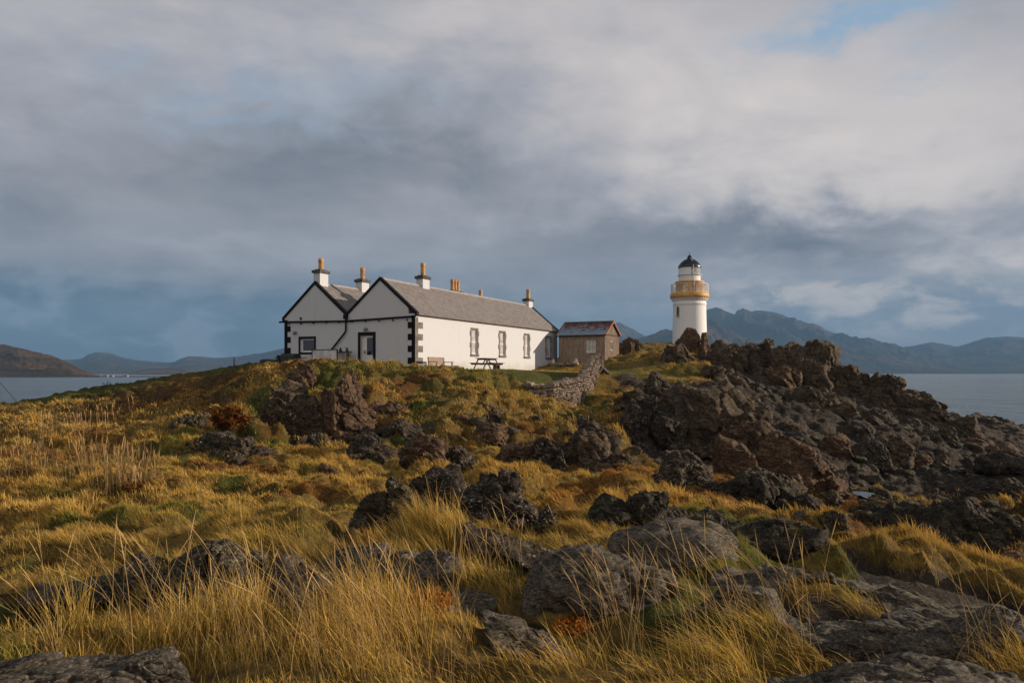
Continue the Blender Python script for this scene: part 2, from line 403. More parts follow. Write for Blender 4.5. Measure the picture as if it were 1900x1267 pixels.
# --- relief ---------------------------------------------------------
amp = np.clip(Y/13, .3, 1.0)
rock = ZA['rock']; grass = 1-np.clip(rock*1.3, 0, 1)
lawn = np.clip(1-np.hypot((X+1)/16, (Y-50.5)/12.5), 0, 1); lawn = np.clip(lawn*3, 0, 1)
f1, f2 = worley2(X/.85+fbm(P3(X, Y, .8, 3.), 2, 5)*.6, Y/.85+fbm(P3(X, Y, .8, 8.), 2, 6)*.6, 3)
f1b, _ = worley2(X/.42+.3*fbm(P3(X, Y, 1.7, 9.), 2, 8), Y/.42, 23)
hum = (1-np.minimum(1, f1*1.15)**2)*.42+(1-np.minimum(1, f1b*1.15)**2)*.15
big = fbm(P3(X, Y, .28), 3, 11)*.30+fbm(P3(X, Y, .9), 3, 31)*.12
MOUND = fbm(P3(X+.4*Y, Y, .62), 3, 411)*1.2     # tussocky mounds, taller grass grows on them
MOUND = np.clip(MOUND, -1, 1)
near = sstep(16, 11, Y)*sstep(3.2, 5.5, Y)
mid = sstep(9, 14, Y)*sstep(39, 34, Y)*(1-lawn)
und = fbm(P3(X, Y, .17), 3, 511)*.55*mid
Zd = grass*(1-lawn*.92)*(amp*(hum*1.25-.1+big*.8)+near*.36*MOUND+und)
# rocky relief: tilted ledges and cracked blocks
pr = np.stack([X+.35*Y, Y*.8, Z*.5], 1)
led = ridged(pr*.42, 5, 51, .55)-.55
fr1, fr2 = worley2(X/1.7+.5*fbm(P3(X, Y, .7), 2, 61), Y/2.4, 63)
blk = np.clip(fr2-fr1, 0, .5)*1.3-.25
Zd += np.clip(rock*1.2, 0, 1)*np.clip(Y/16, .22, 1.25)*(led*.62+blk*.42+fbm(P3(X, Y, 2.1), 3, 71)*.10)
Z = Z+Zd
H = Z.reshape(gx.shape)
ZA['mound'] = MOUND
TUS = np.clip(1-f1*1.25, 0, 1)*.75+np.clip(1-f1b*1.3, 0, 1)*.45
ZA['tus'] = TUS
HZ = {k: v.reshape(gx.shape) for k, v in ZA.items()}
def gz(x, y): return lookup(H, x, y)+EYE

# --- base colour of the soil / turf / bedrock -------------------------------
n1 = fbm(P3(X, Y, .55), 4, 101); n2 = fbm(P3(X, Y, 2.3), 4, 111); n3 = fbm(P3(X, Y, .16), 3, 121)
C_STRAW = np.array([.20,.125,.032]); C_GREEN = np.array([.066,.074,.013]); C_RUST = np.array([.17,.062,.012])
C_SOIL = np.array([.030,.019,.009]); C_ROCK = np.array([.075,.060,.047]); C_WET = np.array([.018,.013,.009])
def blend(a, b, f): return a*(1-f[:, None])+b*f[:, None]
gr = np.clip(ZA['green']+.35*n1+.25*n3+.12, 0, 1)
col = blend(np.tile(C_STRAW, (len(X), 1)), C_GREEN, gr)
col = blend(col, C_RUST, np.clip(ZA['rust']*.85+.45*n2*(ZA['rust']+.25), 0, .9))
col = blend(col, C_SOIL, np.clip(ZA['dark']*.85+np.clip(n2-.22, 0, 1)*1.3*(1-lawn)+np.clip(.42-TUS, 0, .4)*1.9*(1-lawn), 0, .92))  # peat soil, painted darker in tussock gaps to stand for shade
rk = np.clip(rock*1.25+n2*.35*rock, 0, 1)
TCOL = np.concatenate([np.clip(col*(1+.5*n2[:, None]), 0.004, 1), rk[:, None]], 1)

def rock_material(name, base, warm, lich, lich_amt, moss=.25, scale=1.0, bumpk=.9):
    m, g = new_mat(name)
    p = g.pos
    mp = g.n.new('ShaderNodeMapping'); g.put(mp.inputs['Vector'], p); mp.inputs['Rotation'].default_value = (.35, .55, .3); mp.inputs['Scale'].default_value = (1, 1, 3.6)
    bed = mp.outputs[0]
    n_big = g.noise(p, .55*scale, 5, .6); n_mid = g.noise(bed, 1.7*scale, 7, .66, .4); n_fine = g.noise(bed, 9*scale, 6, .7)
    c = g.mix(g.mr(n_big, .38, .64), base, warm)
    c = g.mix(g.mr(n_mid, .42, .62), tuple(x*.55 for x in base), c)
    c = g.mix(g.m('MULTIPLY', g.mr(n_fine, .42, .66), .75), c, tuple(min(1, x*1.9) for x in warm))
    # lichen blotches
    v = g.vor(g.vm('ADD', p, g.vm('SCALE', g.comb(n_fine, n_mid, n_fine), .35)), 5.5*scale)
    l1 = g.m('MULTIPLY', g.mr(v, .36, .18), g.mr(g.noise(p, 1.1*scale, 4, .6), .5-.16*lich_amt, .62))
    l2 = g.m('MULTIPLY', g.mr(g.noise(p, 19*scale, 4, .7), .6, .68), g.mr(n_mid, .44, .6))
    c = g.mix(g.m('MULTIPLY', g.m('MAXIMUM', l1, l2), lich_amt), c, lich)
    # small crusts and mineral grain
    sp = g.noise(p, 30*scale, 3, .65)
    c = g.vm('SCALE', c, g.mr(sp, .3, .7, .62, 1.38))
    v2 = g.vor(p, 15*scale)
    l3 = g.m('MULTIPLY', g.mr(v2, .30, .20), g.mr(g.noise(p, 1.7*scale, 4, .6), .50-.1*lich_amt, .60))
    c = g.mix(g.m('MULTIPLY', l3, min(1, lich_amt*1.2)), c, tuple(min(1, x*1.25) for x in lich))
    # yellow-green moss on upward faces
    up = g.sep(g.nor)[2]
    mo = g.m('MULTIPLY', g.mr(up, .55, .95), g.mr(g.noise(p, 3.1*scale, 6, .65), .5, .62))
    c = g.mix(g.m('MULTIPLY', mo, moss), c, (.105,.088,.022))
    g.put(g.bs.inputs['Base Color'], c)
    g.bs.inputs['Roughness'].default_value = .86; g.bs.inputs['Specular IOR Level'].default_value = .25
    ck = g.vor(g.vm('ADD', g.vm('MULTIPLY', bed, (1.0, .8, .7)), g.vm('SCALE', g.comb(n_mid, n_fine, n_mid), .8)), 1.9*scale, 'DISTANCE_TO_EDGE')
    h = g.m('ADD', g.m('ADD', g.m('MULTIPLY', n_mid, 1.0), g.m('ADD', g.m('MULTIPLY', n_fine, .30), g.m('MULTIPLY', sp, .12))), g.m('MULTIPLY', g.mr(ck, 0, .06), .42))
    g.put(g.bs.inputs['Normal'], g.bump(h, bumpk, .20/scale))
    return m

def terrain_material():
    m, g = new_mat('heath_ground')
    n = g.n.new('ShaderNodeAttribute'); n.attribute_name = 'Col'
    p = g.pos
    nf = g.noise(p, 7, 6, .7); nm = g.noise(p, 1.8, 5, .6); nx = g.noise(p, 28, 4, .7)
    c = g.vm('SCALE', n.outputs['Color'], g.mr(nf, .3, .7, .45, 1.5))
    c = g.mix(g.m('MULTIPLY', g.mr(nm, .52, .7), .5), c, (.035,.022,.010))
    c = g.mix(g.m('MULTIPLY', g.mr(g.noise(p, 3.3, 5, .6), .54, .68), .4), c, (.16,.06,.014))
    rc = g.mix(g.mr(g.noise(p, .7, 6, .65), .38, .62), (.030,.024,.018), (.072,.054,.036))
    rc = g.mix(g.m('MULTIPLY', g.mr(nf, .5, .68), .7), rc, (.115,.092,.066))
    rc = g.mix(g.m('MULTIPLY', g.mr(g.noise(p, 16, 4, .7), .6, .68), .6), rc, (.24,.22,.18))
    f = g.mr(g.m('ADD', n.outputs['Alpha'], g.m('MULTIPLY', g.m('SUBTRACT', nm, .5), .9)), .35, .6)
    c = g.mix(f, c, rc)
    g.put(g.bs.inputs['Base Color'], c)
    g.bs.inputs['Roughness'].default_value = .95; g.bs.inputs['Specular IOR Level'].default_value = .15
    ck = g.vor(g.vm('ADD', p, g.vm('SCALE', g.comb(nm, nf, nm), .9)), 1.6, 'DISTANCE_TO_EDGE')
    h = g.m('ADD', g.m('ADD', g.m('MULTIPLY', nf, .8), g.m('MULTIPLY', nx, .25)), g.m('MULTIPLY', f, g.m('MULTIPLY', g.mr(ck, 0, .1), .6)))
    g.put(g.bs.inputs['Normal'], g.bump(h, .8, .16))
    return m

me = grid_mesh('terrain', np.stack([gx, gy, H+EYE], -1))
set_attr(me, 'Col', TCOL)
tag(link('terrain', me, terrain_material()), kind='structure')
# ================================================================== ROCKS
import bmesh
_ICO = {}
def ico(level):
    if level not in _ICO:
        bm = bmesh.new(); bmesh.ops.create_icosphere(bm, subdivisions=level, radius=1.0)
        v = np.array([q.co[:] for q in bm.verts]); f = np.array([[q.index for q in p.verts] for p in bm.faces]); bm.free()
        _ICO[level] = (v/np.linalg.norm(v, axis=1)[:, None], f)
    return _ICO[level]

def lump(level, size, seed, sharp=10, nplanes=13, rough=.2, strata=(.45, .2, .87), fs=2.2, detail=1.0):
    """one block: soft intersection of random half-spaces, then bedded / cracked relief. size = half extents in metres"""
    r = np.random.default_rng(seed)
    d, f = ico(level); sharp = sharp*2.2
    n = r.normal(size=(nplanes, 3)); n /= np.linalg.norm(n, axis=1)[:, None]
    n = np.concatenate([n, np.array([[0,0,1],[0,0,-1.],[1,0,0],[-1,0,0],[0,1,0],[0,-1,0]])+r.normal(size=(6,3))*.16])
    o = r.uniform(.72, 1.05, len(n))
    q = np.maximum(d @ n.T, 0)/o
    rad = ((q**sharp).sum(1))**(-1/sharp)
    size = np.array(size, float)
    p = d*rad[:, None]*size
    nd = d/size; nd /= np.linalg.norm(nd, axis=1)[:, None]
    s = np.array(strata, float); s /= np.linalg.norm(s)
    sz = float(np.sort(size)[:2].mean())
    off = r.uniform(-50, 50, 3)
    # frame of the bedding: cells are flat along it, so the block breaks into ledges and angular pieces
    e1 = np.cross(s, [0.3, .9, .1]); e1 /= np.linalg.norm(e1); e2 = np.cross(s, e1)
    q = np.stack([p @ e1, p @ e2, (p @ s)*2.3], 1)
    k = fs/sz*.62
    wv = np.stack([fbm(q*k*1.1+off, 2, seed+3), fbm(q*k*1.1-off, 2, seed+4), fbm(q*k*1.1+off*.5, 2, seed+5)], 1)*.35
    f1, f2, ci = worley(q*k+off+wv, seed)
    g1, g2, cj = worley(q*k*2.6+off*1.3+wv*1.4, seed+1)
    dis = (ci-.5)*rough*sz*1.5*detail+(cj-.5)*rough*sz*.42*detail
    dis -= np.clip(.13-(f2-f1), 0, .13)*rough*sz*3.4*detail+np.clip(.10-(g2-g1), 0, .10)*rough*sz*1.3
    dis += fbm(p*k*.5+off, 2, seed+9)*rough*sz*.8
    if level > 4: dis += fbm(q*k*5+off, 2, seed+11)*rough*sz*.16
    return p+nd*dis[:, None], f

def rotz(p, a):
    c, s = math.cos(a), math.sin(a)
    return np.stack([p[:, 0]*c-p[:, 1]*s, p[:, 0]*s+p[:, 1]*c, p[:, 2]], 1)

def rock_mesh(style, w, d, h, seed, level):
    r = np.random.default_rng(seed); V, Fc, b = [], [], 0
    def put(p, f):
        nonlocal b
        V.append(p); Fc.append(f+b); b += len(p)
    dip = (r.uniform(.3, .75), r.uniform(-.3, .3), .75)
    if style == 'boulder':
        p, f = lump(level, (w/2, d/2, h*.62), seed, 7, 14, .17, dip); p[:, 2] += h*.36; put(p, f)
    elif style == 'dome':      # ice-smoothed whaleback
        p, f = lump(level, (w/2, d/2, h*.8), seed, 4.5, 10, .10, dip, 2.6); p[:, 2] += h*.16; put(p, f)
        for k in range(3):
            t = r.uniform(-.3, .3); q, f = lump(level-1, (w*.22, d*.3, h*.5), seed+k+1, 7, 12, .16, dip)
            put(q+np.array([t*w, -d*.22+r.uniform(-.1,.1)*d, h*.12]), f)
    elif style == 'slab':
        p, f = lump(level, (w/2, d/2, h*.75), seed, 3.2, 8, .09, (.2, .35, .9), 3.2); p[:, 2] += h*.1; put(p, f)
        for k in range(4):
            q, f = lump(level-1, (w*r.uniform(.16,.3), d*r.uniform(.18,.34), h*r.uniform(.4,.75)), seed+k+1, 4, 12, .11, (.2, .35, .9), 3.0)
            put(rotz(q, r.uniform(-.4, .4))+np.array([r.uniform(-.36,.36)*w, r.uniform(-.36,.2)*d, h*r.uniform(.05,.22)]), f)
    elif style == 'peak':
        for k in range(5):
            t = (.12, -.22, .32, -.38, .0)[k]; hh = (1.0, .78, .5, .42, .6)[k]
            q, f = lump(level, (w*(.30, .27, .2, .18, .34)[k], d*.42, h*hh*.72), seed+k, 8, 12, .24, (.3, .1, .9))
            z = np.clip(q[:, 2]/(h*hh*.72), -1, 1)*.5+.5; q[:, :2] *= (1.15-.55*z)[:, None]
            put(q+np.array([t*w, (-.1, -.15, -.2, -.1, .25)[k]*d, h*hh*.25]), f)
    elif style == 'fin':
        for k in range(4):
            t = (-.26, .16, .34, -.05)[k]
            q, f = lump(level, (w*(.30 if k < 2 else .24), d/2*r.uniform(.6,1), h*r.uniform(.55,.75)*(.82, 1.05, .55, .6)[k]), seed+k, 9, 12, .22, (.85, 0, .5))
            a = r.uniform(.05, .28); q[:, 0] += -q[:, 2]*a
            put(q+np.array([t*w, r.uniform(-.15,.15)*d, h*.25]), f)
    else:  # crag
        n = 10
        for k in range(n):
            if k == 0: cx, hh, ww = r.uniform(-.12,.12), .98, .62
            else: cx, hh, ww = r.uniform(-.42,.42), r.uniform(.30,.92), r.uniform(.26,.55)
            hh *= 1-.55*abs(cx)
            q, f = lump(level, (w*ww/2*1.15, d*r.uniform(.3,.5), h*hh*.62), seed*31+k, 9, 12, .17, dip)
            a = r.uniform(-.15,.35); q[:, 0] += q[:, 2]*-a*.6
            put(rotz(q, r.uniform(-.5,.5))+np.array([cx*w, (r.uniform(-.3,.25) if k else 0)*d, h*hh*.36]), f)
    if style in ('crag', 'fin', 'peak'):      # broken skirt half sunk in the turf
        for k in range(8):
            a = r.uniform(0, 2*math.pi); rr = r.uniform(.38, .66); ss = r.uniform(.07, .20)
            q, f = lump(max(3, level-1), (w*ss, max(d, w*.5)*ss*.9, min(h*.5, w*ss*.8)*r.uniform(.5, 1)), seed*17+k, 8, 10, .17, dip)
            put(rotz(q, r.uniform(0, 3))+np.array([math.cos(a)*w*rr, math.sin(a)*max(d, w*.5)*rr, r.uniform(-.02, .05)*h]), f)
    V = np.concatenate(V); Fc = np.concatenate(Fc)
    if style in ('crag', 'boulder', 'fin'):   # broaden towards the ground
        t = np.clip(V[:, 2]/h, -.3, 1.05); q = 1.12-.24*np.maximum(t, 0)**1.3
        V[:, 0] *= q; V[:, 1] *= q
    # bring the block to the stated size
    top = V[:, 2].max(); V[:, 2] = np.where(V[:, 2] > 0, V[:, 2]*h/top, V[:, 2])
    x0, x1 = np.percentile(V[V[:, 2] > (.22*h if style in ('crag', 'fin', 'peak') else 0)][:, 0], [.5, 99.5]); V[:, 0] = (V[:, 0]-(x0+x1)/2)*w/(x1-x0)
    V[:, 2] = np.maximum(V[:, 2], -h*.55-.1)
    return V, Fc

RM = {
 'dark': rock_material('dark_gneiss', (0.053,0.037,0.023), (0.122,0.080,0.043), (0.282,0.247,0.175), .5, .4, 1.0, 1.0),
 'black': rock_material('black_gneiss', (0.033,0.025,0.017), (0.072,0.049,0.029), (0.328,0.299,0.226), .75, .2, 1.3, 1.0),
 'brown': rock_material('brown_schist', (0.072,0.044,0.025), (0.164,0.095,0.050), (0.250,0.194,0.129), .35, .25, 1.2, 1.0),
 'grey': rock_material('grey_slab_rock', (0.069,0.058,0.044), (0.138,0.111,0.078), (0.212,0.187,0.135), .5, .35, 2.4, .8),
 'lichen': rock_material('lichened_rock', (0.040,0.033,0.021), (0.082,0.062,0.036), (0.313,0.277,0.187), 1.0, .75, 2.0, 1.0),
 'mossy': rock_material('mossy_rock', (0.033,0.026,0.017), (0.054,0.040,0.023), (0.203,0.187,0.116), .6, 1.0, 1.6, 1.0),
}
ROCKS = [  # column, base row, width, height (photo px), depth/width, style, stone, yaw, name, category, label
 (610,1140,165,128,.8,'slab','grey',.5,'flat_rock','rock','dark smooth rock slab sunk under a long golden grass mound'),
 (778,1085,130,58,.9,'slab','grey',-.5,'flat_rock','rock','narrow sunlit rock strip on the far flank of the golden grass mound'),
 (240,1106,175,66,.7,'crag','lichen',.1,'rock_outcrop','rock','low lumpy outcrop crusted with pale lichen beside a small dark rock'),
 (108,1118,130,40,.7,'slab','grey',.1,'flat_rock','rock','low flat dark rock with a pale water film beside the lichened outcrop'),
 (385,1100,180,92,.7,'crag','lichen',.1,'rock_outcrop','rock','dark rounded double outcrop with dry grass growing against its front'),
 (1108,1112,225,108,.75,'dome','grey',.15,'boulder','boulder','large rounded grey boulder behind the bright orange heather bush'),
 (1268,1072,225,112,.75,'dome','grey',-.1,'boulder','boulder','large rounded grey boulder with a yellow mossy crest'),
 (1420,1022,200,58,.8,'slab','mossy',-.3,'rock_outcrop','rock','flat mossy outcrop tailing off behind the mossy crested boulder'),
 (1640,1128,420,78,.6,'slab','grey',-.28,'flat_rock','rock','long sloping grey slab that ends at the bog hollow'),
 (1860,1212,330,92,.6,'slab','grey',-.3,'flat_rock','rock','broad grey slab with a tuft of pale grass in its crack'),
 (1560,1230,360,74,.6,'slab','grey',-.1,'flat_rock','rock','dark bare slab below the big wind blown grass hummock'),
 (1760,1290,420,80,.6,'slab','grey',-.15,'flat_rock','rock','dark cracked slab along the bottom edge with grass tips before it'),
 (80,1290,300,90,.7,'slab','grey',.45,'flat_rock','rock','smooth dark slab slanting up from the bottom corner'),
 (265,1300,120,70,.9,'boulder','grey',.3,'boulder','boulder','half buried grey stone in the dry grass at the bottom edge'),
 (985,1225,130,70,.9,'slab','grey',.1,'flat_rock','rock','dark broken rock in a shaded hollow between two pale grass clumps'),
 (860,1138,90,22,.9,'slab','grey',-.4,'flat_rock','rock','thin ledge of pale rock under overhanging grass near orange heather'),
 (718,990,132,100,.8,'peak','lichen',0,'rock_outcrop','rock','pointed twin peaked lichened rock standing alone on the meadow'),
 (805,950,120,84,.8,'crag','black',.1,'rock_outcrop','rock','black blocky outcrop splashed with white lichen'),
 (925,970,150,94,.8,'crag','black',-.1,'rock_outcrop','rock','tall craggy outcrop whose ledges step down to a round black stone'),
 (1014,982,40,34,.9,'boulder','black',0,'boulder','boulder','small round black stone at the foot of the stepped crag'),
 (1010,1035,220,36,.6,'slab','black',0,'rock_outcrop','rock','low broken black ledge behind tall dry seed stalks'),
 (1195,985,165,74,.8,'crag','mossy',0,'rock_outcrop','rock','broad dark outcrop with a mossy top on the orange heath'),
 (1330,1002,120,50,.8,'crag','lichen',-.2,'rock_outcrop','rock','rough lichened outcrop trailing right from the mossy topped one'),
 (780,858,74,70,.8,'boulder','brown',.1,'rock_outcrop','rock','brown layered rock under the garden slope beside a steeply bedded dark one'),
 (838,856,62,50,.8,'crag','black',-.1,'rock_outcrop','rock','steeply bedded dark rock leaning on the brown layered one'),
 (912,826,54,52,.9,'boulder','brown',0,'boulder','boulder','pinkish brown square block below a flat pale ledge'),
 (908,772,44,28,.9,'boulder','brown',.2,'boulder','boulder','flat pale ledge stone jutting from the slope'),
 (960,864,62,50,.8,'boulder','brown',.2,'boulder','boulder','brown angular block with a white streak beside the black crag'),
 (1016,862,66,72,.8,'crag','black',.1,'rock_outcrop','rock','narrow black crag between the brown block and the big leaning crag'),
 (1106,876,136,112,.7,'crag','dark',-.3,'rock_outcrop','rock','big leaning black crag whose ridge falls to the right'),
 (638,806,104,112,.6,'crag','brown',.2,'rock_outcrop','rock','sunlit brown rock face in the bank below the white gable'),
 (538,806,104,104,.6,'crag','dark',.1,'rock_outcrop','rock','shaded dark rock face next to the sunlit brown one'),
 (556,712,50,38,.8,'boulder','brown',0,'boulder','boulder','knob of brown rock topping the bank below the small square window'),
 (655,732,30,42,.8,'fin','brown',-.3,'rock_outcrop','rock','thin pale rock fin pointing up through the turf under the door'),
 (400,848,118,62,.7,'crag','black',.1,'rock_outcrop','rock','black lumpy outcrop under the rust coloured bracken knoll'),
 (345,790,56,30,.8,'crag','lichen',.1,'rock_outcrop','rock','small pale lichened rocks on top of the bracken knoll'),
 (604,884,42,20,.9,'boulder','brown',0,'boulder','boulder','small rounded stone with dry grass in front on the meadow'),
 (682,845,86,44,.7,'crag','black',0,'rock_outcrop','rock','shaded black ledge at the dark foot of the bank'),
 (716,770,70,40,.7,'crag','brown',.1,'rock_outcrop','rock','broken brown rocks in the middle of the grassy bank'),
 (1298,708,84,84,.8,'crag','brown',-.1,'rock_outcrop','rock','peaked rock rising in front of the lighthouse foot',64),
 (1262,676,56,34,.9,'crag','dark',0,'rock_outcrop','rock','grassy rock hump left of the peak before the lighthouse'),
 (1166,662,44,34,.9,'crag','brown',0,'rock_outcrop','rock','reddish rock mound behind the end wall of the shed',68),
 (1365,712,96,60,.8,'crag','dark',-.2,'rock_outcrop','rock','sunlit blocky rock right of the lighthouse peak',59),
 (1425,690,74,56,.8,'crag','dark',-.1,'rock_outcrop','rock','tall dark skyline rock with a small cap',60),
 (1500,724,128,82,.8,'crag','dark',-.1,'rock_outcrop','rock','largest skyline rock with slanting beds',58),
 (1580,745,90,62,.8,'crag','dark',-.3,'rock_outcrop','rock','pointed skyline rock where the ridge starts to drop',57),
 (1640,770,96,64,.8,'crag','dark',-.3,'rock_outcrop','rock','rounded skyline rocks above the first view of the water',56),
 (1712,800,110,62,.8,'crag','dark',-.3,'rock_outcrop','rock','lumpy seaward shoulder of the dark ridge',54),
 (1790,835,110,52,.8,'crag','dark',-.3,'rock_outcrop','rock','low sloping tail of the dark ridge',52),
 (1856,842,70,22,.8,'slab','brown',-.3,'flat_rock','rock','last pale flat rock at the tip of the ridge tail'),
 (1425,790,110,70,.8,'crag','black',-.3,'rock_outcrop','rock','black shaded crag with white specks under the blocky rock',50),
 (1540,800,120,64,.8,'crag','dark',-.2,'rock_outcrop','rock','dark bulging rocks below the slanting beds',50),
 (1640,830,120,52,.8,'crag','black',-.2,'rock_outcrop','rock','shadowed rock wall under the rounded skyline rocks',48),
 (1350,870,250,150,.6,'crag','dark',-.2,'rock_outcrop','rock','huge dark dome of rock on the slope below the lighthouse'),
 (1440,900,190,120,.6,'crag','brown',-.5,'rock_outcrop','rock','reddish ribbed flank of the huge rock dome'),
 (1215,830,120,100,.6,'crag','black',0,'rock_outcrop','rock','shaded grey crag between the wall hollow and the huge dome'),
 (1270,900,110,66,.6,'crag','black',0,'rock_outcrop','rock','dark rubble crag at the foot of the huge dome'),
 (1420,935,170,62,.6,'crag','mossy',-.2,'rock_outcrop','rock','low green mossy ledges in front of the ribbed flank'),
 (1520,905,110,52,.7,'crag','dark',-.4,'rock_outcrop','rock','tumbled rocks between the ribbed flank and the orange bog'),
 (1555,850,60,42,.8,'boulder','brown',-.2,'boulder','boulder','pale topped boulder on the upper shore'),
 (1620,868,70,46,.8,'boulder','black',-.3,'boulder','boulder','dark slanting boulder with a lit right edge on the shore'),
 (1668,862,60,50,.8,'boulder','dark',-.3,'boulder','boulder','leaning wedge boulder above the orange seaweed'),
 (1716,864,34,20,.9,'boulder','brown',0,'boulder','boulder','small pale rounded stone resting on the dark shore'),
 (1752,866,28,20,.9,'boulder','brown',0,'boulder','boulder','small brown stone at the outer end of the boulder row'),
 (1880,880,90,40,.8,'boulder','black',0,'boulder','boulder','big smooth black boulder at the edge of the shore'),
 (1870,800,150,30,.6,'crag','black',0,'rock_outcrop','rock','far black reef standing in front of the water'),
 (1800,1010,240,84,.6,'crag','mossy',-.1,'rock_outcrop','rock','wide rough lichened reef on the near side of the bog'),
 (1660,955,110,30,.7,'crag','lichen',0,'rock_outcrop','rock','low pale lichened rocks beside the rain pool'),
 (1545,945,40,26,.9,'boulder','lichen',0,'boulder','boulder','small pale stone in front of the rain pool'),
 (1556,985,52,34,.9,'boulder','lichen',0,'boulder','boulder','round lichened boulder on the orange bog'),
 (1490,968,30,20,.9,'boulder','grey',0,'boulder','boulder','small pointed pale stone in the orange heath'),
 (1310,905,40,22,.9,'boulder','lichen',0,'boulder','boulder','pale pointed stone at the border of grass and rock'),
 (1880,1042,30,16,.9,'boulder','brown',0,'boulder','boulder','lone pinkish stone in the dark hollow'),
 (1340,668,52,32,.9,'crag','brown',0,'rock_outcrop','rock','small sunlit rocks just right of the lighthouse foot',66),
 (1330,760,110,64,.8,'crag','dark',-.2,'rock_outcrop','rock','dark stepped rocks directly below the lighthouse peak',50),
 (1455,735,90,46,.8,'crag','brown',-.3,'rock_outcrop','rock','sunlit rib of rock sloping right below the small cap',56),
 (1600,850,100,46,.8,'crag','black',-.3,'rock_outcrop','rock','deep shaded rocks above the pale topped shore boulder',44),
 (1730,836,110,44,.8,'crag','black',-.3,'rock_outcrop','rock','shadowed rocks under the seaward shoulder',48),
 (1480,860,110,60,.7,'crag','dark',-.4,'rock_outcrop','rock','rough dark rocks behind the reddish ribbed flank',40),
 (1180,760,70,40,.8,'crag','dark',0,'rock_outcrop','rock','shaded low rocks in the grass right of the sunlit wall'),
 (1240,742,90,46,.8,'crag','black',0,'rock_outcrop','rock','dark rock brow between the wall hollow and the lighthouse knoll'),
 (1080,800,60,34,.8,'crag','black',0,'rock_outcrop','rock','dark rock steps at the head of the leaning crag'),
 (860,790,60,26,.8,'crag','brown',0,'rock_outcrop','rock','small broken ledge in the grassy bank left of the pale ledge stone'),
 (740,800,60,30,.8,'crag','black',0,'rock_outcrop','rock','dark ledge in the bank above the brown layered rock'),
 (590,830,80,26,.8,'crag','black',0,'rock_outcrop','rock','black rubble at the foot of the shaded rock face'),
 (1690,980,150,40,.7,'crag','lichen',0,'rock_outcrop','rock','rough pale specked rocks joining the rain pool to the wide reef'),
 (1880,925,120,40,.7,'crag','black',0,'rock_outcrop','rock','black rocks behind the wide lichened reef'),
]
# coarse map of rock tops, to keep grass off them
GX0, GY0, GS = -50.0, 0.0, .10
ROCKTOP = np.full((1050, 900), -99.0)
def mark_top(V):
    i = ((V[:, 0]-GX0)/GS).astype(int); j = ((V[:, 1]-GY0)/GS).astype(int)
    ok = (i >= 0) & (i < ROCKTOP.shape[0]) & (j >= 0) & (j < ROCKTOP.shape[1])
    np.maximum.at(ROCKTOP, (i[ok], j[ok]), V[ok, 2])
def place_rock(k, spec):
    px, py, w, h, dr, style, stone, yaw, name, cat, label = spec[:11]
    p = ground_at(px, min(py, 1262))
    if len(spec) > 11: p = at(px, py, spec[11])
    if style == 'slab': w *= 1.3; h *= .60
    if style == 'dome': h *= .68; w *= 1.14
    if style == 'crag' and p[1] < 34: h *= .88
    if 18 < p[1] < 37 and px < 1160 and style != 'dome' and not 500 < px < 690: h *= .76; w *= 1.2; p = p+np.array([0, .25, -.06])
    if py > 1262: p = p*np.array([1, 1, 1]); p[1] *= .93; p[0] = (px-CX)/F*p[1]; p[2] = gz(p[0], p[1])
    s = p[1]/F; W, Hh = w*s*1.05, h*s*1.08; D = W*dr
    lv = 5 if w > 45 else 4
    if style in ('dome', 'slab', 'boulder') and w > 100: lv = 6
    V, Fc = rock_mesh(style, W, D, Hh, 1000+k*7, lv)
    V = rotz(V, yaw)
    c = np.array([p[0], p[1]+D*.30])
    # sit on the ground: base follows the terrain under the block
    zb = gz(c[0]+V[:, 0], c[1]+V[:, 1]); z0 = min(p[2], float(gz(c[0], c[1])))
    fol = .88 if style == 'slab' else .35
    Vw = np.stack([c[0]+V[:, 0], c[1]+V[:, 1], V[:, 2]+(1-fol)*p[2]+fol*np.clip(zb, p[2]-1.2, p[2]+1.5)], 1)
    mark_top(Vw)
    org = np.array([c[0], c[1], p[2]])
    n = len(Fc)
    me = np_mesh(name, Vw-org, Fc.ravel(), np.arange(n)*3, np.full(n, 3), True)
    if style != 'dome': me.set_sharp_from_angle(angle=R_(38))
    o = link(name, me, RM[stone]); o.location = org
    tag(o, label, cat, 'rocks on the headland')
for k, spec in enumerate(ROCKS): place_rock(k, spec)

# loose stones nobody could count: upper shore, foot of the crags
def rubble():
    V, Fs, b = [], [], 0
    r = np.random.default_rng(5); base = [lump(3, (1, .85, .7), 900+i, 8, 12, .2)[0] for i in range(10)]; f = ico(3)[1]
    n = 0
    while n < 900:
        y = r.uniform(19, 62); x = r.uniform(-.05, .72)*y
        zr = lookup(HZ['rock'], x, y); zd = lookup(HZ['dark'], x, y); zu = lookup(HZ['rust'], x, y)
        if r.random() > .12+.5*zr+.5*zd+.25*zu-(.25 if y < 24 else 0): continue
        if y > 40 and (r.random() < .7 or lookup(HZ['rock'], x, y) < .3): continue
        s = .07+.30*r.random()**3.2
        q = base[r.integers(10)]*s*np.array([1, 1, r.uniform(.6, 1.1)])
        q = rotz(q, r.uniform(0, 6.3))+np.array([x, y, float(gz(x, y))+s*.15])
        V.append(q); Fs.append(f+b); b += len(q); n += 1
    Fs = np.concatenate(Fs); m = len(Fs)
    tag(link('rubble', np_mesh('rubble', np.concatenate(V), Fs.ravel(), np.arange(m)*3, np.full(m, 3), True), RM['lichen']), kind='stuff')
rubble()

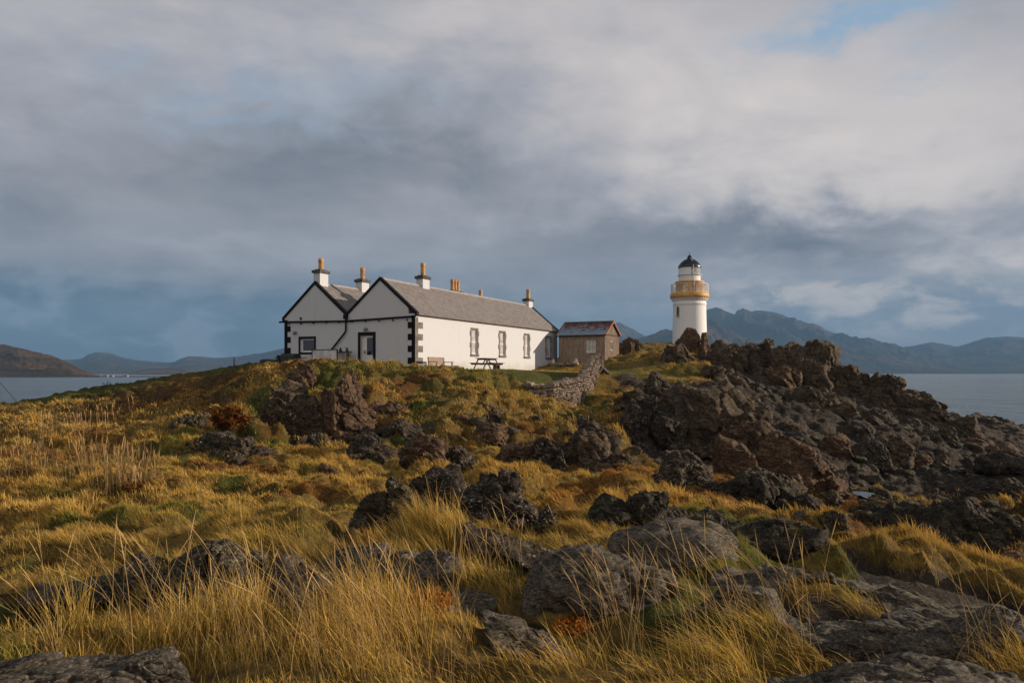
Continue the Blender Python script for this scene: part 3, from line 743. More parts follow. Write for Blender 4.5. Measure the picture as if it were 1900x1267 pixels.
# rain pool in the bog
def pool(px, py, w, h, name='rain_pool'):
    p = ground_at(px, py); m, g = new_mat('pool_water')
    g.bs.inputs['Base Color'].default_value = (.02,.02,.02,1); g.bs.inputs['Roughness'].default_value = .06; g.bs.inputs['IOR'].default_value = 1.33
    g.put(g.bs.inputs['Normal'], g.bump(g.noise(g.pos, 9, 3), .12, .02))
    rx = w/F*p[1]/2; ry = h; n = 40; vs = []
    for k in range(n):
        a = 2*math.pi*k/n; q = 1+.22*math.sin(3*a+1)+.13*math.sin(5*a+2)
        vs.append((p[0]+rx*q*math.cos(a), p[1]+ry*q*math.sin(a), p[2]+.16))
    me = bpy.data.meshes.new(name); me.from_pydata(vs, [], [list(range(n))])
    tag(link(name, me, m), kind='structure')
pool(1612, 930, 46, .9)
# ================================================================== GRASS AND PLANTS
def grass_material(name, trans=.27):
    m = bpy.data.materials.new(name); m.use_nodes = True
    t = m.node_tree; t.nodes.clear(); g = G(t)
    c = g.attr('Col')
    a = g.node('ShaderNodeBsdfDiffuse', Color=c); b = g.node('ShaderNodeBsdfTranslucent', Color=c)
    mx = g.node('ShaderNodeMixShader', i0=trans, i1=a.outputs[0], i2=b.outputs[0])
    o = g.node('ShaderNodeOutputMaterial', i0=mx.outputs[0])
    return m
GRASS_M = grass_material('grass_blades')

def blades(base, h, w, lean, bend, az, c0, c1, levels=(0, .38, .74, 1.0), wprof=(1, .85, .5, 0)):
    """N curved blades. lean = horizontal offset of the tip as a fraction of h (N,2)"""
    n = len(base); L = len(levels); side = np.stack([np.cos(az), np.sin(az), np.zeros(n)], 1)
    ver, colr = [], []
    ll = np.linalg.norm(lean, axis=1)
    for t, wp in zip(levels, wprof):
        q = t*.35+.65*t**(1.4+.9*bend)
        ctr = base+np.stack([lean[:, 0]*h*q, lean[:, 1]*h*q, h*(t-.32*np.minimum(ll, 1.4)*t*t)], 1)
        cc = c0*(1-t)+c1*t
        if wp > 0:
            ver += [ctr-side*(w*wp/2)[:, None], ctr+side*(w*wp/2)[:, None]]; colr += [cc, cc]
        else:
            ver.append(ctr); colr.append(cc)
    k = len(ver)
    V = np.stack(ver, 1).reshape(-1, 3); Cc = np.stack(colr, 1).reshape(-1, 3)
    quads = [[2*i, 2*i+1, 2*i+3, 2*i+2] for i in range(L-2)]
    tri = [2*(L-2), 2*(L-2)+1, 2*(L-2)+2]
    pat = np.array(sum(quads, [])+tri); tot = np.array([4]*(L-2)+[3])
    loops = (pat[None]+np.arange(n)[:, None]*k).ravel()
    totals = np.tile(tot, n); starts = np.concatenate([[0], np.cumsum(totals)[:-1]])
    return V, Cc, loops, starts, totals

STRAW = np.array([.80,.545,.175]); GOLD = np.array([.70,.40,.072]); GREEN = np.array([.165,.185,.028]); OLIVE = np.array([.31,.27,.05])
RUST = np.array([.40,.150,.026]); TAN = np.array([.36,.23,.095])
def zone(k, x, y): return lookup(HZ[k], x, y)
def rock_top(x, y):
    i = np.clip(((x-GX0)/GS).astype(int), 0, ROCKTOP.shape[0]-1); j = np.clip(((y-GY0)/GS).astype(int), 0, ROCKTOP.shape[1]-1)
    return ROCKTOP[i, j]
def under_rock(x, y, z, m=.03):
    i = np.clip(((x-GX0)/GS).astype(int), 0, ROCKTOP.shape[0]-1); j = np.clip(((y-GY0)/GS).astype(int), 0, ROCKTOP.shape[1]-1)
    return ROCKTOP[i, j] > z+m
BLOCK = []   # filled footprints (x0,x1,y0,y1 in the cottage frame) are tested by on_building
def on_building(x, y):
    u, v = house_uv(x, y)
    inn = (u > -.05) & (u < 21.2) & (v > -.05) & (v < 9.8)
    p, q = shed_uv(x, y)
    return inn | ((p > -.1) & (p < 3.95) & (q > -.1) & (q < 3.5)) | (np.hypot(x-LH[0], y-LH[1]) < 2.3)
HP = np.array([-5.55, 44.4]); UD = np.array([.4399, .8980]); VD = np.array([-.8980, .4399])
def house_uv(x, y): return (x-HP[0])*UD[0]+(y-HP[1])*UD[1], (x-HP[0])*VD[0]+(y-HP[1])*VD[1]
SP = np.array([7.17, 60.0])
def shed_uv(x, y): return (x-SP[0])*VD[0]+(y-SP[1])*VD[1], (x-SP[0])*UD[0]+(y-SP[1])*UD[1]
LH = ((1279.5-CX)/F*95, 95.0)

def turf(name, ntuft, y0, y1, nb, spread, hr, wr, seed, leanw=.45, mm=1.0, xr=.74):
    r = np.random.default_rng(seed)
    y = np.sqrt(r.uniform(y0*y0, y1*y1, ntuft*3)); x = r.uniform(-1, 1, ntuft*3)*(xr*y+.8)
    # clumping: keep where the clump noise is high
    mo = zone('mound', x, y); cl = fbm(P3(x, y, .9 if y0 < 12 else .5), 3, 211)+mo*.8
    rk = zone('rock', x, y)
    keep = (r.random(len(x)) < np.clip((.62+.75*cl)*(.05+1.65*zone('tus', x, y)), .03 if y0 < 11 else .12, 1)) & (rk < .30+.3*r.random(len(x)))
    keep &= r.random(len(x)) < 1-.92*np.clip(zone('dark', x, y)*(x > -4)+.55*zone('dark', x, y)*(x <= -4), 0, 1)
    x, y = x[keep][:ntuft], y[keep][:ntuft]; n = len(x)
    gr = np.clip(zone('green', x, y)*1.05+.34*fbm(P3(x, y, .55), 4, 101)+.25*fbm(P3(x, y, .16), 3, 121)+.16-.22*zone('mound', x, y)+.12*r.normal(size=n), 0, 1)
    ru = np.clip(zone('rust', x, y)*1.25+.35*fbm(P3(x, y, .8), 3, 131), 0, 1)
    u, v = house_uv(x, y)
    lawnf = ((v < 0) & (v > -10) & (u > -3) & (u < 22)) | ((y > 40) & (x < -14))
    hh = r.uniform(*hr, n)*np.clip(1+.9*fbm(P3(x, y, .6), 3, 221)+.75*zone('mound', x, y), .35, 2.1)*(1-.45*gr)*(.6+.7*zone('tus', x, y))*((.55+.95*zone('tall', x, y)) if y0 < 11 else (1+.5*zone('tall', x, y)))
    hh = np.where(lawnf, hh*.38, hh); hh *= 1-.62*np.clip(zone('rust', x, y), 0, 1)*(y > 11.5)
    wd = np.stack([-leanw+.55*fbm(P3(x, y, .35), 2, 231), .10+.5*fbm(P3(x, y, .35), 2, 241)], 1)
    k = nb
    X_ = np.repeat(x, k); Y_ = np.repeat(y, k); N = len(X_)
    off = r.normal(size=(N, 2))*spread*np.repeat(.6+.8*r.random(n), k)[:, None]
    X_ = X_+off[:, 0]; Y_ = Y_+off[:, 1]
    Z_ = gz(X_, Y_)
    top = rock_top(X_, Y_); creep = (top > Z_+.02) & (top < Z_+.30) & (r.random(N) < .45) & (Y_ > 11.5)
    Z_ = np.where(creep, top-.01, Z_)
    ok = (creep | ~under_rock(X_, Y_, Z_)) & ~on_building(X_, Y_)
    h = np.repeat(hh, k)*r.uniform(.55, 1.2, N)
    lean = np.repeat(wd, k, 0)+off/spread*.22+r.normal(size=(N, 2))*.20
    w = r.uniform(*wr, N)
    az = r.uniform(0, math.pi, N)
    G_ = np.clip(np.repeat(gr, k)+.18*r.normal(size=N), 0, 1)[:, None]; Rr = np.clip(np.repeat(ru, k)+.15*r.normal(size=N), 0, 1)[:, None]
    mixs = r.random(N)[:, None]
    straw = STRAW*mixs+GOLD*(1-mixs); straw = np.where(r.random(N)[:, None] < .12, TAN, straw)
    tip = straw*(1-G_*.85)+(OLIVE*.6+GREEN*.5)*G_*.85
    root = (GOLD*.95)*(1-G_)+GREEN*G_; root = root*.55+np.array([.10,.060,.018])*.45  # dead thatch, darkened further as painted shade low in the tufts
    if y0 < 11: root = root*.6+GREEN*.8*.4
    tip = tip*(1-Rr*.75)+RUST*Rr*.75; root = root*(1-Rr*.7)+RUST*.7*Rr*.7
    var = np.clip(1+.22*r.normal(size=N), .5, 1.6)[:, None]
    s = ok
    base = np.stack([X_, Y_, Z_-.015], 1)
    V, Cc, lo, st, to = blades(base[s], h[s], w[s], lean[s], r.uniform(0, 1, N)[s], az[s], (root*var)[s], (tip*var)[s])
    me = np_mesh(name, V, lo, st, to, True); set_attr(me, 'Col', Cc)
    return tag(link(name, me, GRASS_M), kind='stuff')

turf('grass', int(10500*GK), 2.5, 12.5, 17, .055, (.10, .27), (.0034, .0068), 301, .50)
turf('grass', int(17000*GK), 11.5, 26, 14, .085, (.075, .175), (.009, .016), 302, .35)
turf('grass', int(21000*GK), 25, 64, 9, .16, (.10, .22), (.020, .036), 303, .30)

def stalks(name, spots, seed, hr=(.45, .85), w=.0035, col=(.46,.30,.12), lean=(-.25, .05), sp=.25):
    """seed-headed stems standing over the grass; spots = (x, y, count, radius)"""
    r = np.random.default_rng(seed); P = []
    for (x, y, n, rad) in spots:
        q = r.normal(size=(n, 2))*rad*.5; P.append(np.stack([x+q[:, 0], y+q[:, 1]], 1))
    P = np.concatenate(P); z = gz(P[:, 0], P[:, 1]); N = len(P)
    ok = ~under_rock(P[:, 0], P[:, 1], z); P, z = P[ok], z[ok]; N = len(P)
    base = np.stack([P[:, 0], P[:, 1], z], 1); h = r.uniform(*hr, N)
    ln = np.array(lean)+r.normal(size=(N, 2))*sp
    c0 = np.array(col)[None]*np.clip(1+.2*r.normal(size=(N, 1)), .6, 1.4); c0 = np.repeat(c0, 3, 1) if c0.shape[1] == 1 else c0
    sc = (base[:, 1]/6.0)**.5
    V, Cc, lo, st, to = blades(base, h, w*sc, ln, r.uniform(.2, 1, N), r.uniform(0, 3.1, N), c0*.8, c0*1.1,
                               (0, .3, .55, .74, .80, .90, 1.0), (1, .9, .8, .7, 2.0, 1.7, 0))
    me = np_mesh(name, V, lo, st, to, True); set_attr(me, 'Col', Cc)
    return tag(link(name, me, GRASS_M), kind='stuff')
def spot(px, py, n, rpx):
    p = ground_at(px, py); return (p[0], p[1], n, rpx/F*p[1])
stalks('seed_stalks', [spot(*s) for s in [(900,1080,26,70),(960,1070,30,80),(1010,1060,16,60),(560,1120,60,60),(520,1130,50,70),(620,1262,34,90),(760,1255,40,110),(680,1240,30,80),(460,1240,40,100),(330,1200,34,110),
    (1160,1240,16,60),(1220,1255,14,60),(1420,1190,22,120),(1340,1200,16,90),(1480,1160,14,90),(1290,1260,12,80),(1650,1262,18,120),(1800,1262,20,120),(250,1190,20,80),(1220,1120,14,60),(1450,1262,16,100),(90,1215,14,60),(820,1170,22,80),(1130,1180,20,70)]], 41)
stalks('seed_stalks', [spot(*s) for s in [(60,880,120,70),(150,880,80,60),(230,905,120,45),(270,900,40,20),(140,800,40,50),(90,810,50,60),(200,780,24,60)]], 42, (.5, .95), .008, (.32,.21,.09), (-.05, 0), .10)

# ---- heather, bracken, shrubs: leafy plants as things
def leafy(name, px, py, wpx, hpx, n, leaf, cols, label, cat, seed, y=None, stems=26, sparse=.35, group=None):
    r = np.random.default_rng(seed)
    p = ground_at(px, py) if y is None else np.array([(px-CX)/F*y, y, gz((px-CX)/F*y, y)])
    s = p[1]/F; W, Hh = wpx*s/2, hpx*s
    root = empty(name, p); tag(root, label, cat, group)
    V, Fc, Cc, b = [], [], [], 0
    mb = MB(); tips = []
    for k in range(stems):
        a = r.uniform(0, 2*math.pi); q = r.random()**.6
        tip = np.array([math.cos(a)*W*q, math.sin(a)*W*.8*q, Hh*(1-.45*q*q)*r.uniform(.7, 1.05)])
        mid = tip*np.array([.45, .45, .55]); tips += [(mid, tip)]
        mb.tube([(tip[0]*.12, tip[1]*.12, -.05), mid, tip], [leaf*.30, leaf*.22, leaf*.10], 5, False)
    wood = paint(name+'_stem', (.07,.045,.025), .9)
    mb.build('stem', wood, root)
    cen = np.empty((n, 3))
    for k in range(n):
        m_, t_ = tips[r.integers(len(tips))]; f = r.random()**.7
        cen[k] = m_*(1-f)+t_*f+r.normal(size=3)*W*.10
    cen[:, 2] = np.maximum(cen[:, 2], .01)
    d = r.normal(size=(n, 3)); d[:, 2] = np.abs(d[:, 2])*.8; d /= np.linalg.norm(d, axis=1)[:, None]
    e = np.cross(d, r.normal(size=(n, 3))); e /= np.linalg.norm(e, axis=1)[:, None]
    sz = leaf*r.uniform(.6, 1.5, n)[:, None]
    V = np.stack([cen-d*sz*.9, cen+e*sz*.42, cen+d*sz, cen-e*sz*.42], 1).reshape(-1, 3)
    ci = r.integers(len(cols), size=n); c = np.array(cols)[ci]*np.clip(1+.25*r.normal(size=(n, 1)), .4, 1.7)
    me = np_mesh('foliage', V, np.arange(4*n), np.arange(n)*4, np.full(n, 4), False); set_attr(me, 'Col', np.repeat(c, 4, 0))
    link('foliage', me, GRASS_M, root)
OR = [(.42,.13,.02),(.34,.09,.014),(.26,.07,.015),(.40,.20,.04)]
BR = [(.17,.055,.014),(.12,.04,.012),(.22,.09,.02),(.10,.05,.015)]
leafy('heather_bush', 1078, 1112, 118, 38, 1300, .014, OR, 'bright orange heather bush in front of the large grey boulder', 'heather', 1)
leafy('heather_bush', 800, 1140, 130, 40, 1600, .013, OR, 'orange heather low in the golden grass above a thin pale ledge', 'heather', 2)
leafy('heather_bush', 1060, 1172, 110, 20, 700, .012, OR, 'small orange heather at the rim of the shaded rock hollow', 'heather', 3)
leafy('heather_bush', 270, 1172, 150, 26, 1300, .012, OR, 'row of orange heather sprigs behind the smooth slanting slab', 'heather', 4)
leafy('heather_bush', 160, 1262, 90, 24, 800, .010, OR, 'dark red heather patch in the grass at the bottom edge', 'heather', 5)
leafy('heather_bush', 292, 1098, 40, 22, 500, .012, OR, 'tiny orange heather against the pale lichened outcrop', 'heather', 6)
leafy('heather_bush', 560, 1195, 40, 30, 500, .011, OR, 'orange heather sprig beside the tall dry grass clump', 'heather', 7)
leafy('bracken', 428, 806, 74, 54, 2600, .07, BR, 'rust brown bracken covering the knoll of black rock', 'bracken', 8, stems=50)
leafy('bracken', 250, 912, 120, 12, 700, .04, [(.13,.040,.014),(.10,.045,.015),(.16,.07,.02)], 'rusty brown bog plants along the ditch behind pale dry reeds', 'bog plants', 9)
leafy('bracken', 500, 886, 110, 11, 700, .04, [(.13,.035,.014),(.10,.045,.015),(.16,.07,.02)], 'rusty brown bog plants in front of the green turf bank', 'bog plants', 10)
leafy('shrub', 521, 690, 26, 26, 900, .085, [(.018,.020,.010),(.03,.025,.012),(.014,.016,.008)], 'dark thorny shrub beside the black bin at the cottage corner', 'shrub', 11, y=48.5)
leafy('shrub', 505, 690, 9, 12, 260, .07, [(.018,.022,.012)], 'tiny dark bush next to the thorny shrub', 'shrub', 12, y=48.5)
leafy('shrub', 200, 726, 20, 14, 26, .05, [(.05,.035,.02)], 'bare twiggy shrub on the turf skyline above the water', 'shrub', 13, y=44.0, stems=16)
# ================================================================== COTTAGE, SHED, LIGHTHOUSE, WALLS, GARDEN THINGS
def whitewash(name, col=(.74,.72,.69), rough=.75):
    m, g = new_mat(name)
    n = g.noise(g.obj, 1.3, 6, .6); n2 = g.noise(g.vm('MULTIPLY', g.obj, (6, 6, .7)), 1.0, 5, .6)
    c = g.mix(g.m('MULTIPLY', g.mr(n2, .55, .75), .25), col, tuple(x*.72 for x in col))
    c = g.mix(g.m('MULTIPLY', g.mr(n, .5, .75), .2), c, (col[0]*.85, col[1]*.84, col[2]*.78))
    x, y, z = g.sep(g.obj)
    c = g.mix(g.m('MULTIPLY', g.mr(g.noise(g.vm('MULTIPLY', g.obj, (9, 9, .35)), 1.0, 4, .6), .56, .72), .22), c, (.30,.28,.22))
    alg = g.m('MULTIPLY', g.mr(g.m('ADD', z, g.m('MULTIPLY', g.m('SUBTRACT', n, .5), 1.4)), .75, .0), .45)
    c = g.mix(alg, c, (.30,.31,.20))
    g.put(g.bs.inputs['Base Color'], c); g.bs.inputs['Roughness'].default_value = rough
    br = g.n.new('ShaderNodeTexBrick'); g.put(br.inputs['Vector'], g.comb(g.m('ADD', x, y), z, 0.0))
    br.inputs['Scale'].default_value = 1.0; br.inputs['Brick Width'].default_value = .55; br.inputs['Row Height'].default_value = .24
    br.inputs['Mortar Size'].default_value = .012; br.inputs['Mortar Smooth'].default_value = .6; br.offset = .5
    h = g.m('ADD', g.m('MULTIPLY', br.outputs['Fac'], -.5), g.m('MULTIPLY', g.noise(g.obj, 9, 5, .65), .7))
    g.put(g.bs.inputs['Normal'], g.bump(h, .22, .02))
    return m
def slate():
    m, g = new_mat('roof_slate')
    x, y, z = g.sep(g.obj)
    # courses follow the slope: height drives the rows
    q = g.comb(x, g.m('MULTIPLY', z, 1.52), 0.0)
    br = g.n.new('ShaderNodeTexBrick'); g.put(br.inputs['Vector'], q); br.offset = .5
    br.inputs['Scale'].default_value = 1.0; br.inputs['Brick Width'].default_value = .27; br.inputs['Row Height'].default_value = .23
    br.inputs['Mortar Size'].default_value = .016; br.inputs['Mortar Smooth'].default_value = .3; br.inputs['Bias'].default_value = 0
    br.inputs['Color1'].default_value = (.17,.145,.130,1); br.inputs['Color2'].default_value = (.255,.218,.192,1); br.inputs['Mortar'].default_value = (.06,.055,.05,1)
    n = g.noise(g.obj, 2.2, 6, .65)
    c = g.mix(g.m('MULTIPLY', g.mr(n, .45, .7), .6), br.outputs['Color'], (.19,.165,.148))
    c = g.mix(g.m('MULTIPLY', g.mr(g.noise(g.obj, 11, 4, .7), .62, .7), .45), c, (.32,.29,.25))
    g.put(g.bs.inputs['Base Color'], c); g.bs.inputs['Roughness'].default_value = .65
    g.put(g.bs.inputs['Normal'], g.bump(g.m('ADD', g.m('MULTIPLY', br.outputs['Fac'], -1.0), g.m('MULTIPLY', n, .6)), .7, .025))
    return m
def timber(name, c1, c2, vert=True, rough=.85):
    m, g = new_mat(name)
    v = g.vm('MULTIPLY', g.obj, (14, 14, 1.2) if vert else (1.5, 14, 14))
    n = g.noise(v, 1.0, 6, .65); n2 = g.noise(g.obj, 2.2, 4, .6)
    c = g.mix(g.mr(n, .3, .7), c1, c2); c = g.mix(g.m('MULTIPLY', g.mr(n2, .5, .7), .45), c, tuple(x*.55 for x in c1))
    g.put(g.bs.inputs['Base Color'], c); g.bs.inputs['Roughness'].default_value = rough
    g.put(g.bs.inputs['Normal'], g.bump(n, .4, .01)); return m

WHITE = whitewash('whitewash', (.54,.538,.535)); SLATE = slate()
BLACKP = paint('black_paint', (.009,.008,.009), .65, .2, 4, spec=.15)
SHADEQ = paint('shaded_quoin_paint', (.009,.008,.008), .7, .2, 4, spec=.12); LITQ = paint('sunlit_black_paint', (.155,.135,.118), .7, .25, 4, spec=.2)  # one black trim paint, shaded tone for gable and sunlit tone for facade
RIDGE = paint('ridge_stone', (.32,.28,.25), .8, .15, 5, .4, 20)
CAPS = paint('weathered_cap', (.085,.075,.055), .9, .35, 6, .5, 20)
POT = paint('buff_pot', (.50,.25,.075), .7, .2, 5, .2, 30)
PVCW = paint('white_frame_paint', (.68,.66,.62), .45, .08)
GLASS = paint('dark_glass', (.012,.013,.015), .06, .0, spec=.8)
GLASSP = paint('reflecting_glass', (.10,.11,.12), .08, .1, spec=1.0)
PALEPANE = paint('painted_pane_reflection', (.50,.47,.44), .3, .2, 2, spec=.4)  # pale tone stands in for the reflection on the facade panes
METALG = paint('grey_metal', (.25,.25,.26), .45, .15, 6, metallic=.6)
IRON = paint('black_iron', (.015,.015,.016), .5, .2)

def panel_with_holes(mb, a0, a1, z0, z1, holes, mk):
    """wall panel a0..a1 x z0..z1 built of butted blocks round the openings; mk(a0,a1,z0,z1) adds one block"""
    cuts = sorted({a0, a1} | {h[0] for h in holes} | {h[1] for h in holes})
    for p, q in zip(cuts[:-1], cuts[1:]):
        hs = sorted([h for h in holes if h[0] <= p+1e-6 and h[1] >= q-1e-6], key=lambda h: h[2])
        z = z0
        for h in hs:
            if h[2] > z+1e-6: mk(p, q, z, h[2])
            z = h[3]
        if z < z1-1e-6: mk(p, q, z, z1)

HB = EYE+.10        # cottage floor level
L_, W_, EA, RI = 21.0, 9.7, 3.28, 5.32
def cottage():
    root = empty('keepers_cottage', (HP[0], HP[1], HB), math.atan2(UD[1], UD[0]))
    tag(root, 'long white double gabled cottage with black trim and slate roofs', 'cottage')
    T = .45
    wins = [7.03, 11.07, 15.12, 19.15]; wu = .40; wz = (1.10, 2.68)
    fac = [(u-wu, u+wu, wz[0], wz[1]) for u in wins]
    gab = [(2.93, 3.83, 0.0, 2.10), (7.33, 8.43, 1.15, 1.99)]
    mb = MB()
    panel_with_holes(mb, 0, L_, -1.0, EA, fac, lambda p, q, a, b: mb.box(p, q, 0, T, a, b))
    panel_with_holes(mb, T, W_, -1.0, 3.0, gab, lambda p, q, a, b: mb.box(0, T, p, q, a, b))
    m1, m2, mv = W_/4, W_*3/4, W_/2
    mb.prism([(T, 3.0), (W_, 3.0), (W_, EA), (m2, RI), (mv, EA), (m1, RI), (T, EA+T*(RI-EA)/m1)], 0, T)
    mb.prism([(T, -1.0), (W_-T, -1.0), (W_-T, EA), (m2, RI), (mv, EA), (m1, RI), (T, EA+T*(RI-EA)/m1)], L_-T, L_)
    mb.box(T, L_, W_-T, W_, -1.0, EA)
    mb.box(T, L_-T, T, W_-T, -.25, -.05)
    mb.build('wall', WHITE, root)
    # black base course, eaves gutters
    # roofs: four slopes
    th = .09
    def slope(y0, z0, y1, z1, name='roof'):
        n = Vector((0, -(z1-z0), (y1-y0))).normalized()
        if n.z < 0: n = -n
        o = n*th; nz = n*.012
        b = MB().prism([(y0+nz.y, z0+nz.z), (y1+nz.y, z1+nz.z), (y1+o.y, z1+o.z), (y0+o.y, z0+o.z)], .16, L_-.16)
        return b.build(name, SLATE, root)
    k = (RI-EA)/m1
    r1 = slope(-.14, EA-.14*k, m1, RI); slope(mv, EA, m1, RI); r3 = slope(mv, EA, m2, RI); slope(W_+.14, EA-.14*k, m2, RI)
    for v, rr in ((m1, r1), (m2, r3)):
        MB().prism([(v-.15, RI-.02), (v, RI+.16), (v+.15, RI-.02)], .2, L_-.2).build('ridge', RIDGE, rr)
    # black skews along both gable ends
    for (u0, u1, nm) in ((-.05, .20, 'gable_trim'), (L_-.2, L_+.05, 'gable_trim')):
        b = MB(); w = .15
        def sk(y0, z0, y1, z1):
            b.prism([(y0, z0-.02), (y1, z1-.02), (y1, z1+.19), (y0, z0+.19)], u0, u1)
        sk(-.16, EA-.16*k, m1, RI); sk(m1, RI, mv, EA); sk(mv, EA, m2, RI); sk(m2, RI, W_+.16, EA-.16*k)
        b.build(nm, BLACKP, root)
    # black corner strips and quoins
    def quoin_gable(v0, dirn):
        b = MB()
        b.box(-.018, -.001, min(v0, v0+dirn*.24), max(v0, v0+dirn*.24), -.6, EA-.10)
        for i in range(4):
            z = .40+i*.68
            b.box(-.026, -.017, min(v0+dirn*.0, v0+dirn*.50), max(v0, v0+dirn*.50), z, z+.36)
        b.build('quoin', SHADEQ, root)
    quoin_gable(-.018, 1); quoin_gable(W_, -1)
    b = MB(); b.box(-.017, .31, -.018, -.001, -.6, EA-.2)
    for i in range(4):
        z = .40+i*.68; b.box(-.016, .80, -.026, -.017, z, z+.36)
    b.build('quoin', LITQ, root)
    # eaves gutter on the lit side (thin) and the black gutter across the gable
    g1 = MB().tube([(-.09, W_+.35, 3.06), (-.09, mv+.05, 2.97), (-.09, mv-.3, 2.98), (-.09, .12, 3.10)], .055, 8)
    for v in np.linspace(.5, W_-.4, 10): g1.box(-.12, -.001, v-.02, v+.02, 2.88, 2.96)
    g1.build('gutter', BLACKP, root)
    dp = MB().tube([(-.10, mv, 3.34), (-.10, mv, 2.42), (-.10, mv+.08, 2.28), (-.10, mv+1.08, 1.27)], .052, 8)
    dp.box(-.2, -.03, mv-.12, mv+.12, 3.10, 3.36); dp.build('downpipe', BLACKP, root)
    # chimneys
    def chim(u, v, top, pots=1, wu_=.78, wv=.5, ph=.66, name='chimney'):
        z0 = RI-.45
        c = MB().box(u-wu_/2, u+wu_/2, v-wv/2, v+wv/2, z0, top).build(name, WHITE, root)
        MB().box(u-wu_/2-.08, u+wu_/2+.08, v-wv/2-.08, v+wv/2+.08, top, top+.17).box(u-wu_/2+.05, u+wu_/2-.05, v-wv/2+.05, v+wv/2-.05, top+.17, top+.24).build('cap', CAPS, c)
        for i in range(pots):
            uu = u+(i-(pots-1)/2)*.44
            MB().lathe([(.17, 0), (.16, .06), (.145, ph*.7), (.145, ph*.72), (.17, ph*.76), (.17, ph*.84), (.15, ph*.87), (.165, ph), (.12, ph), (.11, ph-.25)], 16, (uu, v, top+.2)).build('chimney_pot', POT, c)
    chim(.55, m2, 6.02, ph=.72); chim(4.75, m2, 5.9, ph=.78); chim(4.62, m1, 5.85, ph=.82)
    chim(17.0, m2, 6.28, 3, 1.6, .55, .90); chim(20.3, m2-.55, 5.80, 1, .6, .45, .85); chim(L_-.42, m1, 5.75, ph=.80)
    # facade sash windows: frame with glazing bars, sill, ragged black surround
    def facade_window(u):
        f = MB()
        y0, y1 = .09, .15
        a, b_, z0, z1 = u-wu, u+wu, wz[0], wz[1]; zm = (z0+z1)/2
        for bx in ((a, a+.06, z0, z1), (b_-.06, b_, z0, z1)): f.box(bx[0], bx[1], y0, y1, bx[2], bx[3])
        for bz in ((z0, z0+.08), (z1-.06, z1), (zm-.035, zm+.035)): f.box(a+.06, b_-.06, y0, y1, *bz)
        for zz in (z1-.42,): f.box(a+.06, b_-.06, y0+.01, y1-.01, zz-.012, zz+.012)
        f.box(u-.012, u+.012, y0+.012, y1-.012, zm+.035, z1-.06); f.box(u-.012, u+.012, y0+.012, y1-.012, z0+.08, zm-.035)
        fo = f.build('window', PVCW, root)
        MB().box(a+.06, b_-.06, .115, .125, z0+.08, z1-.06).build('pane', PALEPANE, fo)
        s = MB()
        s.box(a-.12, a-.001, -.022, -.001, z0-.005, z1+.13); s.box(b_+.001, b_+.12, -.022, -.001, z0-.005, z1+.13)
        s.box(a-.001, b_+.001, -.021, -.001, z1+.0, z1+.13)
        for zz in (z0+.42, z0+1.18):
            s.box(a-.21, a-.12, -.023, -.001, zz, zz+.33); s.box(b_+.12, b_+.21, -.023, -.001, zz, zz+.33)
        s.build('surround', LITQ, fo)
        MB().box(a-.14, b_+.14, -.07, -.001, z0-.15, z0-.005).build('sill', LITQ, fo)
    for u in wins: facade_window(u)
    # small square gable window
    a, b_, z0, z1 = gab[1]
    f = MB()
    f.box(.10, .18, a, b_, z0, z0+.09); f.box(.10, .18, a, b_, z1-.09, z1); f.box(.10, .18, b_-.12, b_, z0+.09, z1-.09); f.box(.10, .18, a, a+.06, z0+.09, z1-.09)
    fo = f.build('window', PVCW, root)
    MB().box(.14, .15, a+.06, b_-.12, z0+.09, z1-.09).build('pane', GLASS, fo)
    s = MB()
    for q in ((a-.13, a, z0-.13, z1+.13), (b_, b_+.13, z0-.13, z1+.13), (a, b_, z0-.13, z0), (a, b_, z1, z1+.13)): s.box(-.02, -.001, *q)
    s.build('surround', BLACKP, fo)
    # door
    a, b_, z0, z1 = gab[0]
    d = MB().box(.12, .17, a+.02, b_-.02, .02, z1-.02).build('door', PVCW, root)
    MB().box(.105, .119, a+.08, a+.52, .95, z1-.14).build('pane', GLASS, d)
    MB().bar((.09, a+.66, 1.0), (.09, a+.66, 1.22), .03, .04).box(.06, .119, a+.63, a+.69, 1.08, 1.12).build('handle', IRON, d)
    s = MB()
    for q in ((a-.19, a, -.3, z1+.19), (b_, b_+.19, -.3, z1+.19), (a, b_, z1, z1+.19)): s.box(-.02, -.001, *q)
    s.build('surround', BLACKP, d)
    # lamps, vent, tap box on the gable
    def lamp(v, z):
        MB().box(-.05, -.001, v-.05, v+.05, z-.07, z+.07).tube([(-.05, v, z+.02), (-.16, v, z+.06)], .018, 6).lathe([(.02, .10), (.10, .04), (.08, -.10), (.03, -.13)], 12, (-.17, v, z)).build('wall_lamp', METALG, root)
    lamp(3.38, 2.46); lamp(8.78, 2.38)
    MB().lathe([(.02, -.03), (.09, -.02), (.09, .0)], 14).build('vent', IRON, root).matrix_local = Matrix.Translation((-.003, 8.38, 3.24)) @ Matrix.Rotation(math.pi/2, 4, 'Y')
    MB().box(-.06, -.001, 1.02, 1.2, .42, .56).tube([(-.03, 1.1, .42), (-.03, 1.1, .1)], .012, 6).build('tap_box', METALG, root)
    return root
cottage()
HRZ = math.atan2(UD[1], UD[0])
def hw(u, v, z=0.0):
    p = HP+UD*u+VD*v; return (float(p[0]), float(p[1]), HB+z)
def hw_ground(u, v):
    p = HP+UD*u+VD*v; return (float(p[0]), float(p[1]), float(gz(p[0], p[1])))

